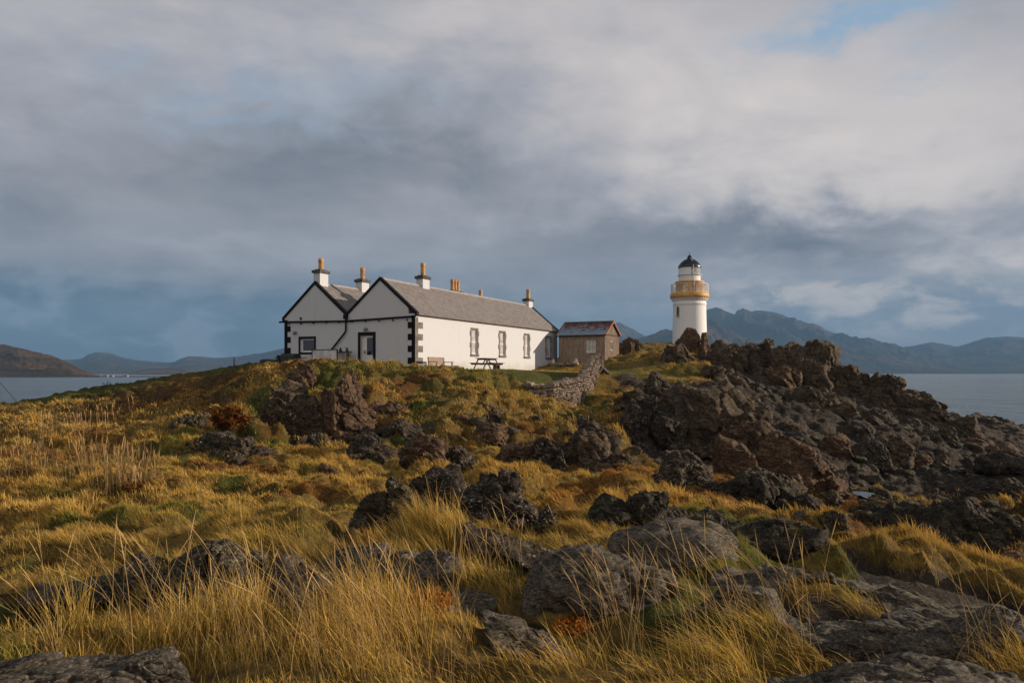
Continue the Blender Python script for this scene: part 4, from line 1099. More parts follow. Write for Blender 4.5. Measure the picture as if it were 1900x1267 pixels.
# ---- things beside the gable
def gable_things():
    p = hw(-.75, 5.9, -.02); r = empty('tank_screen', p, HRZ); tag(r, 'white panelled screen with thin dark frame standing against the gable', 'screen')
    MB().box(-.02, .02, -.92, .92, -.5, 1.26).build('panel', paint('screen_white', (.62,.59,.54), .6, .2, 2), r)
    f = MB()
    for q in (-.96, .92): f.box(-.04, .04, q, q+.04, -.5, 1.30)
    f.box(-.04, .04, -.92, .92, 1.26, 1.30); f.build('frame', BLACKP, r)
    p = hw(-.75, 4.42, -.02); r = empty('timber_locker', p, HRZ); tag(r, 'weathered slatted wooden locker between the white screen and the door', 'locker')
    tm = timber('weathered_board', (.20,.17,.13), (.42,.38,.31))
    b = MB()
    for i in range(5): b.box(-.26, -.23, -.30+i*.122, -.30+i*.122+.105, -.5, 1.08)
    b.box(-.22, .22, -.30, .30, -.5, 1.06); b.build('body', tm, r)
    MB().box(-.31, .27, -.36, .36, 1.09, 1.15).build('lid', IRON, r)
    MB().box(-.24, -.17, -.46, -.36, -.5, 1.22).build('post', timber('dark_post', (.05,.04,.03), (.09,.075,.055)), r)
    for v, s, lab in ((4.72, 1.0, 'dark round planter on the weathered locker, the wider one'), (4.25, .8, 'dark pointed plant pot on the weathered locker nearest the door')):
        q = hw(-.75, v, 1.13); r = empty('plant_pot', q, HRZ); tag(r, lab, 'plant pot', 'pots on the locker')
        MB().lathe([(.0, 0), (.07*s, 0), (.10*s, .12), (.10*s, .13), (.085*s, .12), (.0, .11)], 14).build('pot', IRON, r)
        mb = MB(); rr = random.Random(int(v*100))
        for i in range(22):
            a = rr.uniform(0, 6.3); l = rr.uniform(.06, .16)
            mb.bar((0, 0, .1), (math.cos(a)*l*.7, math.sin(a)*l*.7, .1+l), .02, .006)
        mb.build('leaves', paint('pot_leaves', (.02,.025,.012), .7), r)
    # barbecue
    p = hw(-1.3, 8.05, -.05); r = empty('barbecue', p, HRZ); tag(r, 'black lidded barbecue with side shelves under the square window', 'barbecue')
    MB().prism([(-.30, .78), (.30, .78), (.30, .95), (.20, 1.08), (-.20, 1.08), (-.30, .95)], -.55, .55, 'y').build('lid', IRON, r)
    MB().box(-.29, .29, -.54, .54, .60, .779).build('firebox', IRON, r)
    MB().box(-.26, .26, -1.05, -.56, .80, .835).build('shelf', IRON, r); MB().box(-.26, .26, .56, 1.0, .80, .835).build('shelf', IRON, r)
    for sx in (-.24, .24):
        for sy in (-.48, .48): MB().box(sx-.025, sx+.025, sy-.025, sy+.025, -.4, .599).build('leg', IRON, r)
    MB().box(-.3, .28, -.52, .52, .12, .16).build('rack', METALG, r)
    # bin on a pale block
    p = hw(-1.0, 10.0, -.02); r = tag(MB().box(-.42, .38, -.48, .50, -.9, .06).build('concrete_block', whitewash('pale_block', (.55,.53,.50)), None, .02), 'pale concrete block under the black covered bin', 'block')
    r.location = p; r.rotation_euler = (0, 0, HRZ)
    r = empty('storage_bin', hw(-1.0, 10.0, .045), HRZ); tag(r, 'black plastic bin with humped lid at the far corner of the gable', 'bin')
    MB().prism([(-.42, 0), (.42, 0), (.48, .50), (-.48, .50)], -.30, .30, 'x').build('body', IRON, r)
    MB().prism([(-.52, .505), (.52, .505), (.46, .60), (.2, .68), (-.3, .68), (-.5, .60)], -.34, .34, 'x').build('lid', IRON, r)
    MB().box(-.36, -.341, -.12, .12, .40, .46).build('handle', METALG, r)
gable_things()

# ---- garden furniture on the lit side
TEAK = timber('weathered_teak', (.24,.15,.09), (.40,.27,.17), False); DARKT = timber('dark_timber', (.060,.040,.026), (.13,.088,.055), False)
def bench():
    r = empty('garden_bench', hw(.90, -1.15, 0), HRZ)
    q = hw_ground(.9, -1.15); r.location.z = max(q[2]-.02, HB-.25); tag(r, 'slatted wooden garden bench by the corner of the lit white wall', 'bench')
    w = 1.75   # along u, seat faces -v
    for sx in (-w/2+.04, w/2-.04):
        MB().box(sx-.035, sx+.035, -.32, -.25, 0, .62).build('leg', TEAK, r)
        MB().bar((sx, .22, 0), (sx, .30, .92), .07, .07, (0, 1, 0)).build('leg', TEAK, r)
        MB().box(sx-.045, sx+.045, -.36, .24, .622, .665).build('armrest', TEAK, r)
        MB().box(sx-.02, sx+.02, -.245, .20, .12, .17).build('stretcher', TEAK, r)
    s = MB()
    for i in range(5): s.box(-w/2+.08, w/2-.08, -.31+i*.108, -.31+i*.108+.09, .40, .43)
    s.box(-w/2+.08, w/2-.08, -.24, -.20, .33, .399); s.build('seat', TEAK, r)
    b = MB().bar((-w/2+.08, .293, .88), (w/2-.08, .293, .88), .05, .09).bar((-w/2+.08, .25, .48), (w/2-.08, .25, .48), .045, .06)
    for i in range(15):
        x = -w/2+.14+i*(w-.28)/14; b.bar((x, .254, .50), (x, .288, .85), .05, .022, (0, 1, 0))
    b.build('backrest', TEAK, r)
bench()
def picnic():
    q = hw_ground(5.2, -1.9)
    r = empty('picnic_table', (q[0], q[1], max(q[2]-.02, HB-.3)), HRZ); tag(r, 'dark wooden picnic table with attached seats before the lit white wall', 'picnic table')
    t = MB()
    for i in range(5): t.box(-.80, .80, -.37+i*.15, -.37+i*.15+.135, .70, .74)
    t.build('tabletop', DARKT, r)
    for sy in (-1, 1):
        b = MB()
        for i in range(2): b.box(-.85, .85, sy*.68-.14+i*.145, sy*.68-.14+i*.145+.13, .42, .455)
        b.build('bench_seat', DARKT, r)
        for sx in (-.62, .62): MB().bar((sx, sy*.26, .699), (sx, sy*.62, 0), .045, .09, (1, 0, 0)).build('leg', DARKT, r)
    for sx in (-.57, .57):
        MB().box(sx-.02, sx+.02, -.82, .82, .33, .419).build('cross_beam', DARKT, r)
        MB().box(sx-.02, sx+.02, -.36, .36, .62, .699).build('cross_beam', DARKT, r)
        MB().bar((sx, 0, .34), (sx*.25, 0, .70), .04, .07, (0, 1, 0)).build('brace', DARKT, r)
    q = hw_ground(4.55, -2.9)
    r = empty('stool', (q[0], q[1], q[2]-.01), HRZ); tag(r, 'small dark low stool beside the picnic table', 'stool')
    MB().box(-.28, .28, -.16, .16, .26, .31).build('seat', DARKT, r)
    for sx in (-.2, .2): MB().bar((sx, 0, .26), (sx*1.15, 0, -.03), .24, .04, (1, 0, 0)).build('leg', DARKT, r)
picnic()

# ---- shed
def shed():
    zb = EYE+.42
    r = empty('wooden_shed', (SP[0], SP[1], zb), math.atan2(VD[1], VD[0])); tag(r, 'board and batten shed with rusty tin roof beside the cottage', 'shed')
    # local: x = away to the left along the long wall, y = -depth (towards the back is negative)
    Lx, Dy, EH, RH = 3.84, 3.4, 2.50, 3.55
    BW = timber('grey_boards', (.19,.135,.09), (.38,.285,.20)); m, g = None, None
    b = MB()
    holes = [(.72, 1.52, 1.12, 2.08)]
    panel_with_holes(b, 0, Lx, 0, EH, holes, lambda p, q, a, c: b.box(p, q, -.10, 0, a, c))
    b.box(0, Lx, -Dy, -Dy+.1, 0, EH)
    b.prism([(-Dy+.1, 0), (-.1, 0), (-.1, EH+.06), (-Dy/2, RH-.03), (-Dy+.1, EH+.06)], Lx-.1, Lx)
    eh = [(-1.75, -1.30, 1.35, 2.02)]
    panel_with_holes(b, -Dy+.1, -.1, 0, EH, eh, lambda p, q, a, c: b.box(0, .1, p, q, a, c))
    b.prism([(-Dy+.1, EH), (-.1, EH), (-.1, EH+.06), (-Dy/2, RH-.03), (-Dy+.1, EH+.06)], 0, .1)
    for i in range(25):
        x = .03+i*(Lx-.06)/24
        if holes[0][0]-.08 < x < holes[0][1]+.08:
            b.box(x-.02, x+.02, .001, .03, 0, holes[0][2]-.09); b.box(x-.02, x+.02, .001, .03, holes[0][3]+.08, EH); continue
        b.box(x-.02, x+.02, .001, .03, 0, EH)
    for i in range(18):
        y = -.02-i*(Dy-.04)/17; top = EH+.02+(RH-EH-.12)*max(0, 1-abs(y+Dy/2)/(Dy/2))
        if eh[0][0]-.07 < y < eh[0][1]+.07:
            b.box(-.03, -.001, y-.02, y+.02, 0, eh[0][2]-.06); b.box(-.03, -.001, y-.02, y+.02, eh[0][3]+.06, top); continue
        b.box(-.03, -.001, y-.02, y+.02, 0, top)
    b.build('wall', BW, r)
    MB().box(.12, Lx-.12, -Dy+.12, -.12, -.9, .05).build('floor_slab', CAPS, r)
    # tin roof with corrugation and rust
    m, g = new_mat('tin_roof')
    n = g.noise(g.obj, 2.6, 6, .7); z = g.sep(g.obj)[2]
    rust = g.mr(g.m('ADD', n, g.m('MULTIPLY', g.mr(z, 2.6, 3.5), .16)), .56, .64)
    c = g.mix(rust, (.22,.27,.32), (.16,.055,.022)); c = g.mix(g.m('MULTIPLY', g.mr(g.noise(g.obj, 7, 4), .55, .7), .5), c, (.33,.38,.42))
    g.put(g.bs.inputs['Base Color'], c); g.put(g.bs.inputs['Roughness'], g.m('ADD', .38, g.m('MULTIPLY', rust, .4))); g.bs.inputs['Metallic'].default_value = .25
    for sy in (1, -1):
        vs, fs = [], []; nx = 150; sl = [(0, RH+.02), (Dy/2+.16, EH-.02)]
        for i in range(nx+1):
            x = -.16+(Lx+.32)*i/nx; dz = .018*math.sin(x*2*math.pi/.085)
            for (yy, zz) in sl: vs.append((x, -Dy/2+sy*yy, zz+dz+.05)); vs.append((x, -Dy/2+sy*yy, zz+dz+.035))
        for i in range(nx):
            a = i*4; fs += [(a, a+2, a+6, a+4), (a+1, a+5, a+7, a+3), (a+2, a+3, a+7, a+6), (a, a+4, a+5, a+1)]
        MB().add(vs, fs, True).build('roof', m, r)
    RB = paint('rusty_board', (.27,.075,.028), .75, .3, 5)
    MB().tube([(-.2, -Dy/2, RH+.10), (Lx+.2, -Dy/2, RH+.10)], .05, 8).build('ridge_cap', METALG, r)
    for x0 in (-.19, Lx+.155):
        for sy in (1, -1):
            MB().bar((x0+.017, -Dy/2, RH+.05), (x0+.017, -Dy/2+sy*(Dy/2+.18), EH-.0), .035, .15, (0, 0, 1)).build('bargeboard', RB, r)
    MB().tube([(-.15, .17, EH-.04), (Lx+.15, .17, EH-.06)], .045, 8).build('gutter', IRON, r)
    MB().tube([(-.05, -.1, EH+.02), (-.05, -Dy+.1, EH+.02)], .03, 6).build('rail', IRON, r)
    def win(mk, a0, a1, z0, z1, col, two):
        f = MB(); mk(f, a0-.08, a1+.08, z1, z1+.07, -.01, .04); mk(f, a0-.08, a1+.08, z0-.08, z0, -.01, .05); mk(f, a0-.08, a0, z0, z1, -.01, .04); mk(f, a1, a1+.08, z0, z1, -.01, .04)
        fo = f.build('window', BW, r)
        s = MB(); t = .05
        mk(s, a0, a0+t, z0, z1, -.05, -.011); mk(s, a1-t, a1, z0, z1, -.05, -.011); mk(s, a0+t, a1-t, z0, z0+t, -.05, -.011); mk(s, a0+t, a1-t, z1-t, z1, -.05, -.011)
        if two: mk(s, (a0+a1)/2-.03, (a0+a1)/2+.03, z0+t, z1-t, -.05, -.011)
        s.build('sash', PVCW, fo)
        q = MB(); mk(q, a0+t, a1-t, z0+t, z1-t, -.045, -.035); q.build('pane', col, fo)
    win(lambda mb, a, b, c, d, e, f: mb.box(a, b, e, f, c, d), *holes[0], paint('curtained_glass', (.42,.41,.38), .2, .15), True)
    win(lambda mb, a, b, c, d, e, f: mb.box(-f, -e, a, b, c, d), *eh[0], GLASSP, False)
shed()

# ---- lighthouse
def lighthouse():
    x, y = LH; s = 95/F
    r = empty('lighthouse', (x, y, EYE)); tag(r, 'white round lighthouse tower with ochre gallery and black dome', 'lighthouse')
    z = lambda py: (HY-py)*s
    LW = whitewash('tower_white', (.76,.74,.71)); OCH = paint('ochre_paint', (.60,.31,.050), .6, .15, 3); BD = paint('black_dome_paint', (.012,.012,.013), .35, .2)
    t = MB().lathe([(2.12, -1.0), (2.08, z(640)), (1.97, z(570)), (1.97, z(567)), (2.03, z(566)), (2.03, z(564)), (1.97, z(563)), (1.97, z(560)), (1.99, z(557.5)), (2.08, z(556.5)), (2.08, z(555)), (2.12, z(553))], 64)
    t.build('tower', LW, r)
    b = MB()
    for ring, (rr, zz, hh, n) in enumerate(((2.06, z(559), .26, 34), (2.17, z(556), .24, 34))):
        for k in range(n):
            a = 2*math.pi*(k+.5*ring)/n; M = Matrix.Rotation(a, 4, 'Z')
            b.prism([(rr-.2, zz-hh*.1), (rr-.02, zz-hh*.1), (rr+.12, zz+hh*.5), (rr+.12, zz+hh), (rr-.2, zz+hh)], -.07, .07, 'y', M)
    b.build('corbel', LW, r)
    MB().lathe([(1.6, z(553.6)), (2.31, z(553.4)), (2.35, z(551.5)), (2.35, z(547)), (2.28, z(545)), (1.5, z(544.6))], 64).build('gallery_deck', OCH, r)
    MB().lathe([(1.66, z(544.4)), (1.66, z(526.5)), (1.76, z(526)), (1.76, z(523.2)), (1.62, z(522.4)), (1.2, z(522.2))], 48).build('drum', OCH, r)
    rl = MB()
    for zz in (z(544.4)+.06, z(528.2)): rl.lathe([(2.22, zz-.03), (2.25, zz-.03), (2.25, zz+.03), (2.22, zz+.03), (2.22, zz-.03)], 64)
    for k in range(96):
        a = 2*math.pi*k/96; rl.tube([(2.235*math.cos(a), 2.235*math.sin(a), z(545)), (2.235*math.cos(a), 2.235*math.sin(a), z(528.2))], .016 if k % 8 else .034, 5, False)
    rl.build('railing', PVCW, r)
    # lantern: white blank side panels, glazing with diagonal bars, murette
    MB().lathe([(1.30, z(522.2)), (1.30, z(512.5))], 40).build('murette', LW, r)
    gp, gg = new_mat('lantern_glass'); gg.bs.inputs['Base Color'].default_value = (.55,.60,.60,1); gg.bs.inputs['Roughness'].default_value = .12; gg.bs.inputs['Transmission Weight'].default_value = .45; gg.bs.inputs['IOR'].default_value = 1.2
    MB().lathe([(1.27, z(512.5)), (1.27, z(497.2))], 40).build('glazing', gp, r)
    lb = MB(); n = 12
    zs = [z(512.5), z(504.8), z(497.2)]
    for k in range(n):
        for i in range(2):
            a0, a1 = 2*math.pi*k/n, 2*math.pi*(k+1)/n
            for (p, q) in ((a0, a1), (a1, a0)):
                lb.tube([(1.29*math.cos(p+(q-p)*t), 1.29*math.sin(p+(q-p)*t), zs[i]+(zs[i+1]-zs[i])*t) for t in (0, .5, 1)], .022, 5, False)
    for zz in (z(511.2), z(497.2)): lb.lathe([(1.27, zz-.04), (1.36, zz-.04), (1.36, zz+.04), (1.27, zz+.04)], 40)
    lb.build('lattice', PVCW, r)
    # opaque landward panels
    pn = MB(); vs = []; fs = []; m_ = 18
    for k in range(m_+1):
        a = math.radians(-225+k*(130/m_))
        vs += [(1.31*math.cos(a), 1.31*math.sin(a), z(512.4)), (1.31*math.cos(a), 1.31*math.sin(a), z(497.5))]
    for k in range(m_): fs.append((2*k, 2*k+2, 2*k+3, 2*k+1))
    pn.add(vs, fs, True).build('blank_panel', LW, r)
    MB().lathe([(1.40, z(497.4)), (1.42, z(496.5)), (1.30, z(492)), (1.05, z(487)), (.70, z(482.8)), (.38, z(480.6)), (.30, z(480.2)), (.30, z(477.4)), (.22, z(477.2)), (.25, z(475.6)), (.16, z(474)), (.03, z(473.4)), (.02, z(468)), (0, z(468))], 40).build('dome', BD, r)
    MB().tube([(.25*math.cos(-1.47), .25*math.sin(-1.47)-.12, z(479)), (.78*math.cos(-1.47), .78*math.sin(-1.47)-.05, z(483.2)), (1.40*math.cos(-1.47), 1.40*math.sin(-1.47)-.05, z(496.4)), (1.36*math.cos(-1.47), 1.36*math.sin(-1.47)-.03, z(512)), (1.80*math.cos(-1.47), 1.80*math.sin(-1.47), z(523)), (1.72*math.cos(-1.47), 1.72*math.sin(-1.47), z(543))], .03, 5, False).build('lightning_rod', PVCW, r)
    hr = MB()
    for zz in (z(511.4),): hr.lathe([(1.52, zz-.02), (1.55, zz-.02), (1.55, zz+.02), (1.52, zz+.02), (1.52, zz-.02)], 40)
    for k in range(8):
        a = 2*math.pi*k/8+.2; hr.tube([(1.29*math.cos(a), 1.29*math.sin(a), zz), (1.53*math.cos(a), 1.53*math.sin(a), zz)], .02, 5)
    hr.build('catwalk', PVCW, r)
    # slit window
    a = math.atan2(-y, -x)-math.asin(.66)+.0; a = -math.pi/2-math.asin(22/31.0)-.23+.05
    M = Matrix.Rotation(a, 4, 'Z'); zc = z(579)
    f = MB().box(1.96, 2.06, -.20, -.14, zc-.55, zc+.58, M).box(1.96, 2.06, .14, .20, zc-.55, zc+.58, M).box(1.96, 2.06, -.14, .14, zc+.50, zc+.58, M).box(1.96, 2.14, -.26, .26, zc-.66, zc-.55, M).build('window', paint('window_stone', (.40,.34,.27), .8, .2), r)
    MB().box(1.98, 2.035, -.14, .14, zc-.55, zc+.50, M).build('pane', GLASS, f)
lighthouse()

# ---- dry stone walls
def stone_mat():
    m, g = new_mat('wall_stone')
    p = g.obj; n = g.noise(p, 3.5, 6, .65)
    v = g.vor(g.vm('MULTIPLY', p, (1.0, 1.0, 1.5)), 3.4, 'F1', 1, 'Color'); q = g.sep(v)
    c = g.mix(q[0], (.135,.094,.060), (.31,.225,.145)); c = g.mix(g.m('MULTIPLY', q[1], .4), c, (.22,.20,.18))
    c = g.mix(g.m('MULTIPLY', g.mr(n, .55, .68), .6), c, (.40,.34,.26)); c = g.mix(g.m('MULTIPLY', g.mr(n, .45, .3), .6), c, (.06,.045,.032))
    g.put(g.bs.inputs['Base Color'], c); g.bs.inputs['Roughness'].default_value = .92
    g.put(g.bs.inputs['Normal'], g.bump(g.noise(p, 14, 5, .7), .8, .04)); return m
STONE = stone_mat()
def stone_wall(path, thick, label, seed, name='stone_wall'):
    """path: (x, y, z bottom, z top). Stones laid in ragged courses with an upright cope."""
    r = np.random.default_rng(seed); V, Fs, b = [], [], 0
    P = np.array(path, float); seg = np.hypot(*np.diff(P[:, :2], axis=0).T); S = np.concatenate([[0], np.cumsum(seg)])
    org = np.array([P[0, 0], P[0, 1], P[0, 2]])
    base = [lump(2, (1, 1, 1), seed*50+i, 9, 9, .10) for i in range(12)]
    def stone(c, size, ang):
        nonlocal b
        q, f = base[r.integers(12)]
        q = q*np.array(size)*.5*1.16; q = rotz(q, ang+r.normal()*.08)+c-org
        V.append(q); Fs.append(f+b); b += len(q)
    zmin, zmax = P[:, 2].min(), P[:, 3].max()
    s = 0.0; L = S[-1]; z = zmin-.1
    core = MB()
    while z < zmax:
        h = r.uniform(.09, .16); s = -r.uniform(0, .2)
        while s < L:
            l = r.uniform(.13, .34); sm = min(max(s+l/2, 0), L)
            x, y, zb, zt = [np.interp(sm, S, P[:, k]) for k in range(4)]
            k = min(np.searchsorted(S, sm, 'right')-1, len(seg)-1); ang = math.atan2(P[k+1, 1]-P[k, 1], P[k+1, 0]-P[k, 0])
            if zb-.25 < z and z+h < zt-.02:
                nx, ny = -math.sin(ang), math.cos(ang)
                for sd in (-1, 1):
                    o = sd*thick*.27+r.normal()*.018
                    stone(np.array([x+nx*o, y+ny*o, z+h/2]), (l*1.02, thick*.56, h*1.04), ang)
            s += l
        z += h
    s = 0.0
    while s < L:
        l = r.uniform(.10, .22); x, y, zb, zt = [np.interp(min(s+l/2, L), S, P[:, k]) for k in range(4)]
        k = min(np.searchsorted(S, min(s+l/2, L), 'right')-1, len(seg)-1); ang = math.atan2(P[k+1, 1]-P[k, 1], P[k+1, 0]-P[k, 0])
        hh = r.uniform(.20, .34); stone(np.array([x, y, zt+hh*.28]), (l*1.05, thick*r.uniform(.8, 1.05), hh), ang); s += l
    for k in range(len(seg)):   # dark hearting inside
        a, c = P[k], P[k+1]; d = np.array([c[0]-a[0], c[1]-a[1]]); d /= np.hypot(*d); n = np.array([-d[1], d[0]])*thick*.22
        vs = []
        for q in (a, c):
            for sg in (-1, 1): vs += [(q[0]+n[0]*sg, q[1]+n[1]*sg, q[2]-.3), (q[0]+n[0]*sg, q[1]+n[1]*sg, q[3]-.1)]
        vv = np.array(vs)-org
        V.append(vv); ff = np.array([[0,1,3],[0,3,2],[4,6,7],[4,7,5],[0,4,5],[0,5,1],[2,3,7],[2,7,6],[1,5,7],[1,7,3]]); Fs.append(ff+b); b += 8
    F_ = np.concatenate(Fs); m = len(F_)
    o = link(name, np_mesh(name, np.concatenate(V), F_.ravel(), np.arange(m)*3, np.full(m, 3), False), STONE); o.location = org
    return tag(o, label, 'stone wall', 'dry stone walls')
def wp(px, Y, yt, yb): a = at(px, yt, Y); c = at(px, yb, Y); return (a[0], a[1], c[2]-.25, a[2]-.2)
stone_wall([wp(1019,38.0,711,760),wp(1045,39.4,706,762),wp(1079,43.0,700,748),wp(1092,46.0,676,725),wp(1103,48.4,659,708),wp(1112,49.4,658,702)], .55, 'sunlit dry stone wall climbing in steps to the shed', 3)
stone_wall([wp(1014,38.05,712,760),wp(990,38.35,711,752),wp(962,38.75,710,740),wp(938,39.1,708,730)], .5, 'shaded dry stone wall running from the corner into the bank', 4)
q0 = SP+VD*3.9-UD*1.3; q1 = SP+VD*1.6-UD*1.5
stone_wall([(q0[0], q0[1], EYE-.3, EYE+.52), (q1[0], q1[1], EYE-.3, EYE+.55)], .5, 'low dark stone wall under the long side of the shed', 5)
# leaning slab and pale pointed stones
def loose():
    c = at(1123, 688, 49.0); M = Matrix.Rotation(R_(-48), 4, 'Y') @ Matrix.Rotation(R_(10), 4, 'Z')
    o = MB().box(-.06, .06, -.28, .28, -.42, .42, M).build('leaning_slab', paint('pale_stone_slab', (.36,.32,.27), .9, .25, 4, .5, 15), None, .02); o.location = c
    tag(o, 'pale flat stone slab leaning beside the end of the sunlit wall', 'slab')
    for px, lab in ((1039.5, 'pale pointed stone on the low wall next to the cottage'), (1083, 'pale pointed stone on the low wall next to the shed window')):
        k = 0 if px < 1050 else 1
        q = (q0+(VD*-.15)) if k == 0 else (q1+VD*.2)
        V, f = lump(3, (.17, .16, .24), 77+k, 6, 7, .12); V[:, :2] *= (1.25-.9*(V[:, 2:3]+.24)/.5)
        o = link('pointed_stone', np_mesh('pointed_stone', V, f.ravel(), np.arange(len(f))*3, np.full(len(f), 3), False), paint('pale_quartz', (.50,.45,.36), .85, .2, 5)); o.location = (q[0], q[1], EYE+.88)
        tag(o, lab, 'stone', 'pale pointed stones')
loose()

# ---- fence stakes, stay wires, path, far cottages
FARW = paint('far_render', (.24,.235,.23), .9, .1)
def small_things():
    for px, Y, h, w, lab in ((434, 47.5, .55, .08, 'thick leaning stake on the skyline with a thin twig beside it'), (483, 49, .45, .05, 'thin fence stake on the skyline nearer the dark shrub'), (496, 49, .5, .05, 'thin fence stake on the skyline next to the tiny dark bush')):
        x = (px-CX)/F*Y; z = float(gz(x, Y))
        o = MB().tube([(0, 0, -.2), (.02, 0, h*.5), (.0, .01, h)], [w*.6, w*.5, w*.4], 7).build('fence_stake', DARKT); o.location = (x, Y, z); tag(o, lab, 'stake', 'fence stakes')
    for (a, b, lab) in (((-60, 640, 40), (40, 745, 41.5), 'thicker stay wire slanting down to the turf edge at the water'), ((-60, 668, 40), (17, 748, 41.5), 'thinner stay wire slanting down at the picture edge')):
        p = at(*a); q = at(*b); q[2] = float(gz(q[0], q[1]))-.1
        o = MB().tube([p-q, (0, 0, 0)], .018 if 'thicker' in lab else .009, 6).build('stay_wire', IRON); o.location = q; tag(o, lab, 'wire', 'stay wires')
    # pole the wires come from, outside the left edge
    for i, (px, py, D, w, lab) in enumerate(((196, 698, 1195, 9, 'long white house on the far shore at the tip of the brown hill'), (208, 698, 1200, 5, 'small white house next to the long one on the far shore'), (233, 698, 1200, 9, 'white house pair end on the far shore below the blue hill'), (330, 697.5, 1210, 4, 'small white house on the far shore below the sunlit moor'), (347, 697.5, 1210, 5, 'pale house on the far shore at the foot of the sunlit moor'), (372, 697.5, 1215, 6, 'white house on the far shore closest to the turf skyline'))):
        x = (px-CX)/F*D; r = empty('shore_house', (x, D, 1.2)); tag(r, lab, 'house', 'houses on the far shore')
        W = w/F*D; MB().box(-W/2, W/2, -2.5, 2.5, -2.5, 1.3).prism([(-2.5, 1.3), (2.5, 1.3), (0, 2.3)], -W/2, W/2).build('wall', FARW, r)
        MB().prism([(-2.9, 1.15), (0, 2.35), (2.9, 1.15), (2.9, 1.3), (0, 2.55), (-2.9, 1.3)], -W/2-.2, W/2+.2).build('roof', SLATE, r)
    # gravel path strip on the brow
    pts = []
    for px, Y in ((424, 46.0), (450, 46.8), (480, 47.4), (512, 47.8)):
        x = (px-CX)/F*Y; pts.append((x, Y))
    vs, fs = [], []
    for i, (x, y) in enumerate(pts):
        for d in (-.45, .45): vs.append((x, y+d, float(gz(x, y+d))+.07))
        if i: fs.append((2*i-2, 2*i-1, 2*i+1, 2*i))
    MBo = MB().add(vs, fs).build('path', paint('path_concrete', (.36,.35,.33), .9, .2, 3)); tag(MBo, kind='structure')
small_things()
# ================================================================== FAR HILLS, SEA, SKY, LIGHT, CAMERA
def hill_mat(name, cols, sc):
    m, g = new_mat(name)
    p = g.pos
    n = g.noise(p, sc, 8, .65); n2 = g.noise(p, sc*4.3, 6, .65)
    c = g.ramp(n, [(.32, cols[0]), (.48, cols[1]), (.60, cols[2]), (.72, cols[3])])
    c = g.mix(g.m('MULTIPLY', g.mr(n2, .45, .65), .5), c, cols[0])
    g.put(g.bs.inputs['Base Color'], c); g.bs.inputs['Roughness'].default_value = 1; g.bs.inputs['Specular IOR Level'].default_value = .05
    g.put(g.bs.inputs['Normal'], g.bump(g.m('ADD', n, g.m('MULTIPLY', n2, .4)), .7, .12/sc))
    return m

def hills(name, sky, D0, DR, D1, mat, seed, rough=.3, nsc=4.0, ncol=420, nrow=110):
    """a mountain range: shore at distance D0, crest at DR, back foot at D1; sky = crest outline (photo column,row)"""
    px = np.linspace(sky[0][0], sky[-1][0], ncol)
    sx = np.array([s[0] for s in sky], float); sy = np.array([s[1] for s in sky], float)
    py = np.interp(px, sx, sy)
    k = np.ones(5)/5; py = np.convolve(np.pad(py, 2, 'edge'), k, 'valid')
    t = np.concatenate([np.linspace(0, 1, nrow), np.linspace(1, 2, 30)[1:]])
    dist = np.where(t <= 1, D0+(DR-D0)*t, DR+(D1-DR)*(t-1))
    A = np.repeat(((px-CX)/F)[None], len(t), 0); Dd = np.repeat(dist[:, None], ncol, 1)
    top = np.repeat(((HY-py)/F*DR)[None], len(t), 0)+EYE
    tt = np.repeat(t[:, None], ncol, 1)
    prof = np.where(tt <= 1, sstep(0, 1.05, tt)*.55+tt*.45, np.clip(2-tt, 0, 1))
    x = A*Dd; y = Dd
    L = (DR-D0)
    pts = np.stack([x.ravel()/L*nsc, y.ravel()/L*nsc, np.zeros(x.size)], 1)
    r = (ridged(pts, 6, seed, .55)-.6).reshape(x.shape)
    w = np.clip(tt*3, 0, 1)*np.clip(np.where(tt <= 1, 1.0-.85*sstep(.75, 1.0, tt), .15), 0, 1)
    z = top*prof*(1+rough*r*w*2)+r*w*rough*top.mean()*.4
    z += (fbm(pts*9, 3, seed+5).reshape(x.shape))*top.mean()*.02
    z = np.where(tt <= .001, -2.0, z)
    me = grid_mesh(name, np.stack([x, y, np.maximum(z, -3)], -1))
    return tag(link(name, me, mat), kind='structure')

H_NEAR = hill_mat('heather_hill', [(.022,.022,.014),(.05,.036,.02),(.10,.058,.03),(.13,.075,.04)], .006)
H_FAR = hill_mat('moor_hill', [(.02,.026,.02),(.035,.034,.024),(.075,.05,.03),(.11,.075,.05)], .0016)
hills('mountain', [(1060,690),(1090,660),(1110,612),(1130,604),(1150,600),(1175,612),(1195,622),(1240,640),(1300,660),(1360,690)], 5200, 7600, 9000, H_FAR, 3, .25)
hills('mountain', [(1020,690),(1090,668),(1140,645),(1190,628),(1220,618),(1250,612),(1290,594),(1330,600),(1350,612),(1400,632),(1450,650),(1520,672),(1600,690)], 3500, 4600, 6000, H_NEAR, 8, .34, 3.0)
hills('mountain', [(1150,690),(1230,640),(1280,592),(1305,578),(1330,574),(1360,582),(1400,577),(1430,580),(1455,588),(1490,603),(1510,600),(1540,614),(1580,626),(1610,628),(1650,640),(1700,655),(1750,668),(1800,680),(1860,690)], 3900, 6200, 8200, H_FAR, 14, .3)
hills('mountain', [(1480,690),(1560,660),(1640,650),(1700,641),(1730,636),(1770,644),(1790,640),(1830,628),(1860,625),(1900,627),(1960,622),(2050,632),(2200,625),(2400,650),(2600,690)], 4300, 7400, 9300, H_FAR, 21, .22)
hills('hill', [(-700,640),(-500,600),(-300,612),(-150,622),(-60,632),(0,639),(25,643),(60,652),(95,659),(120,670),(150,686),(172,694),(186,699)], 1130, 1550, 2100, H_NEAR, 33, .22)
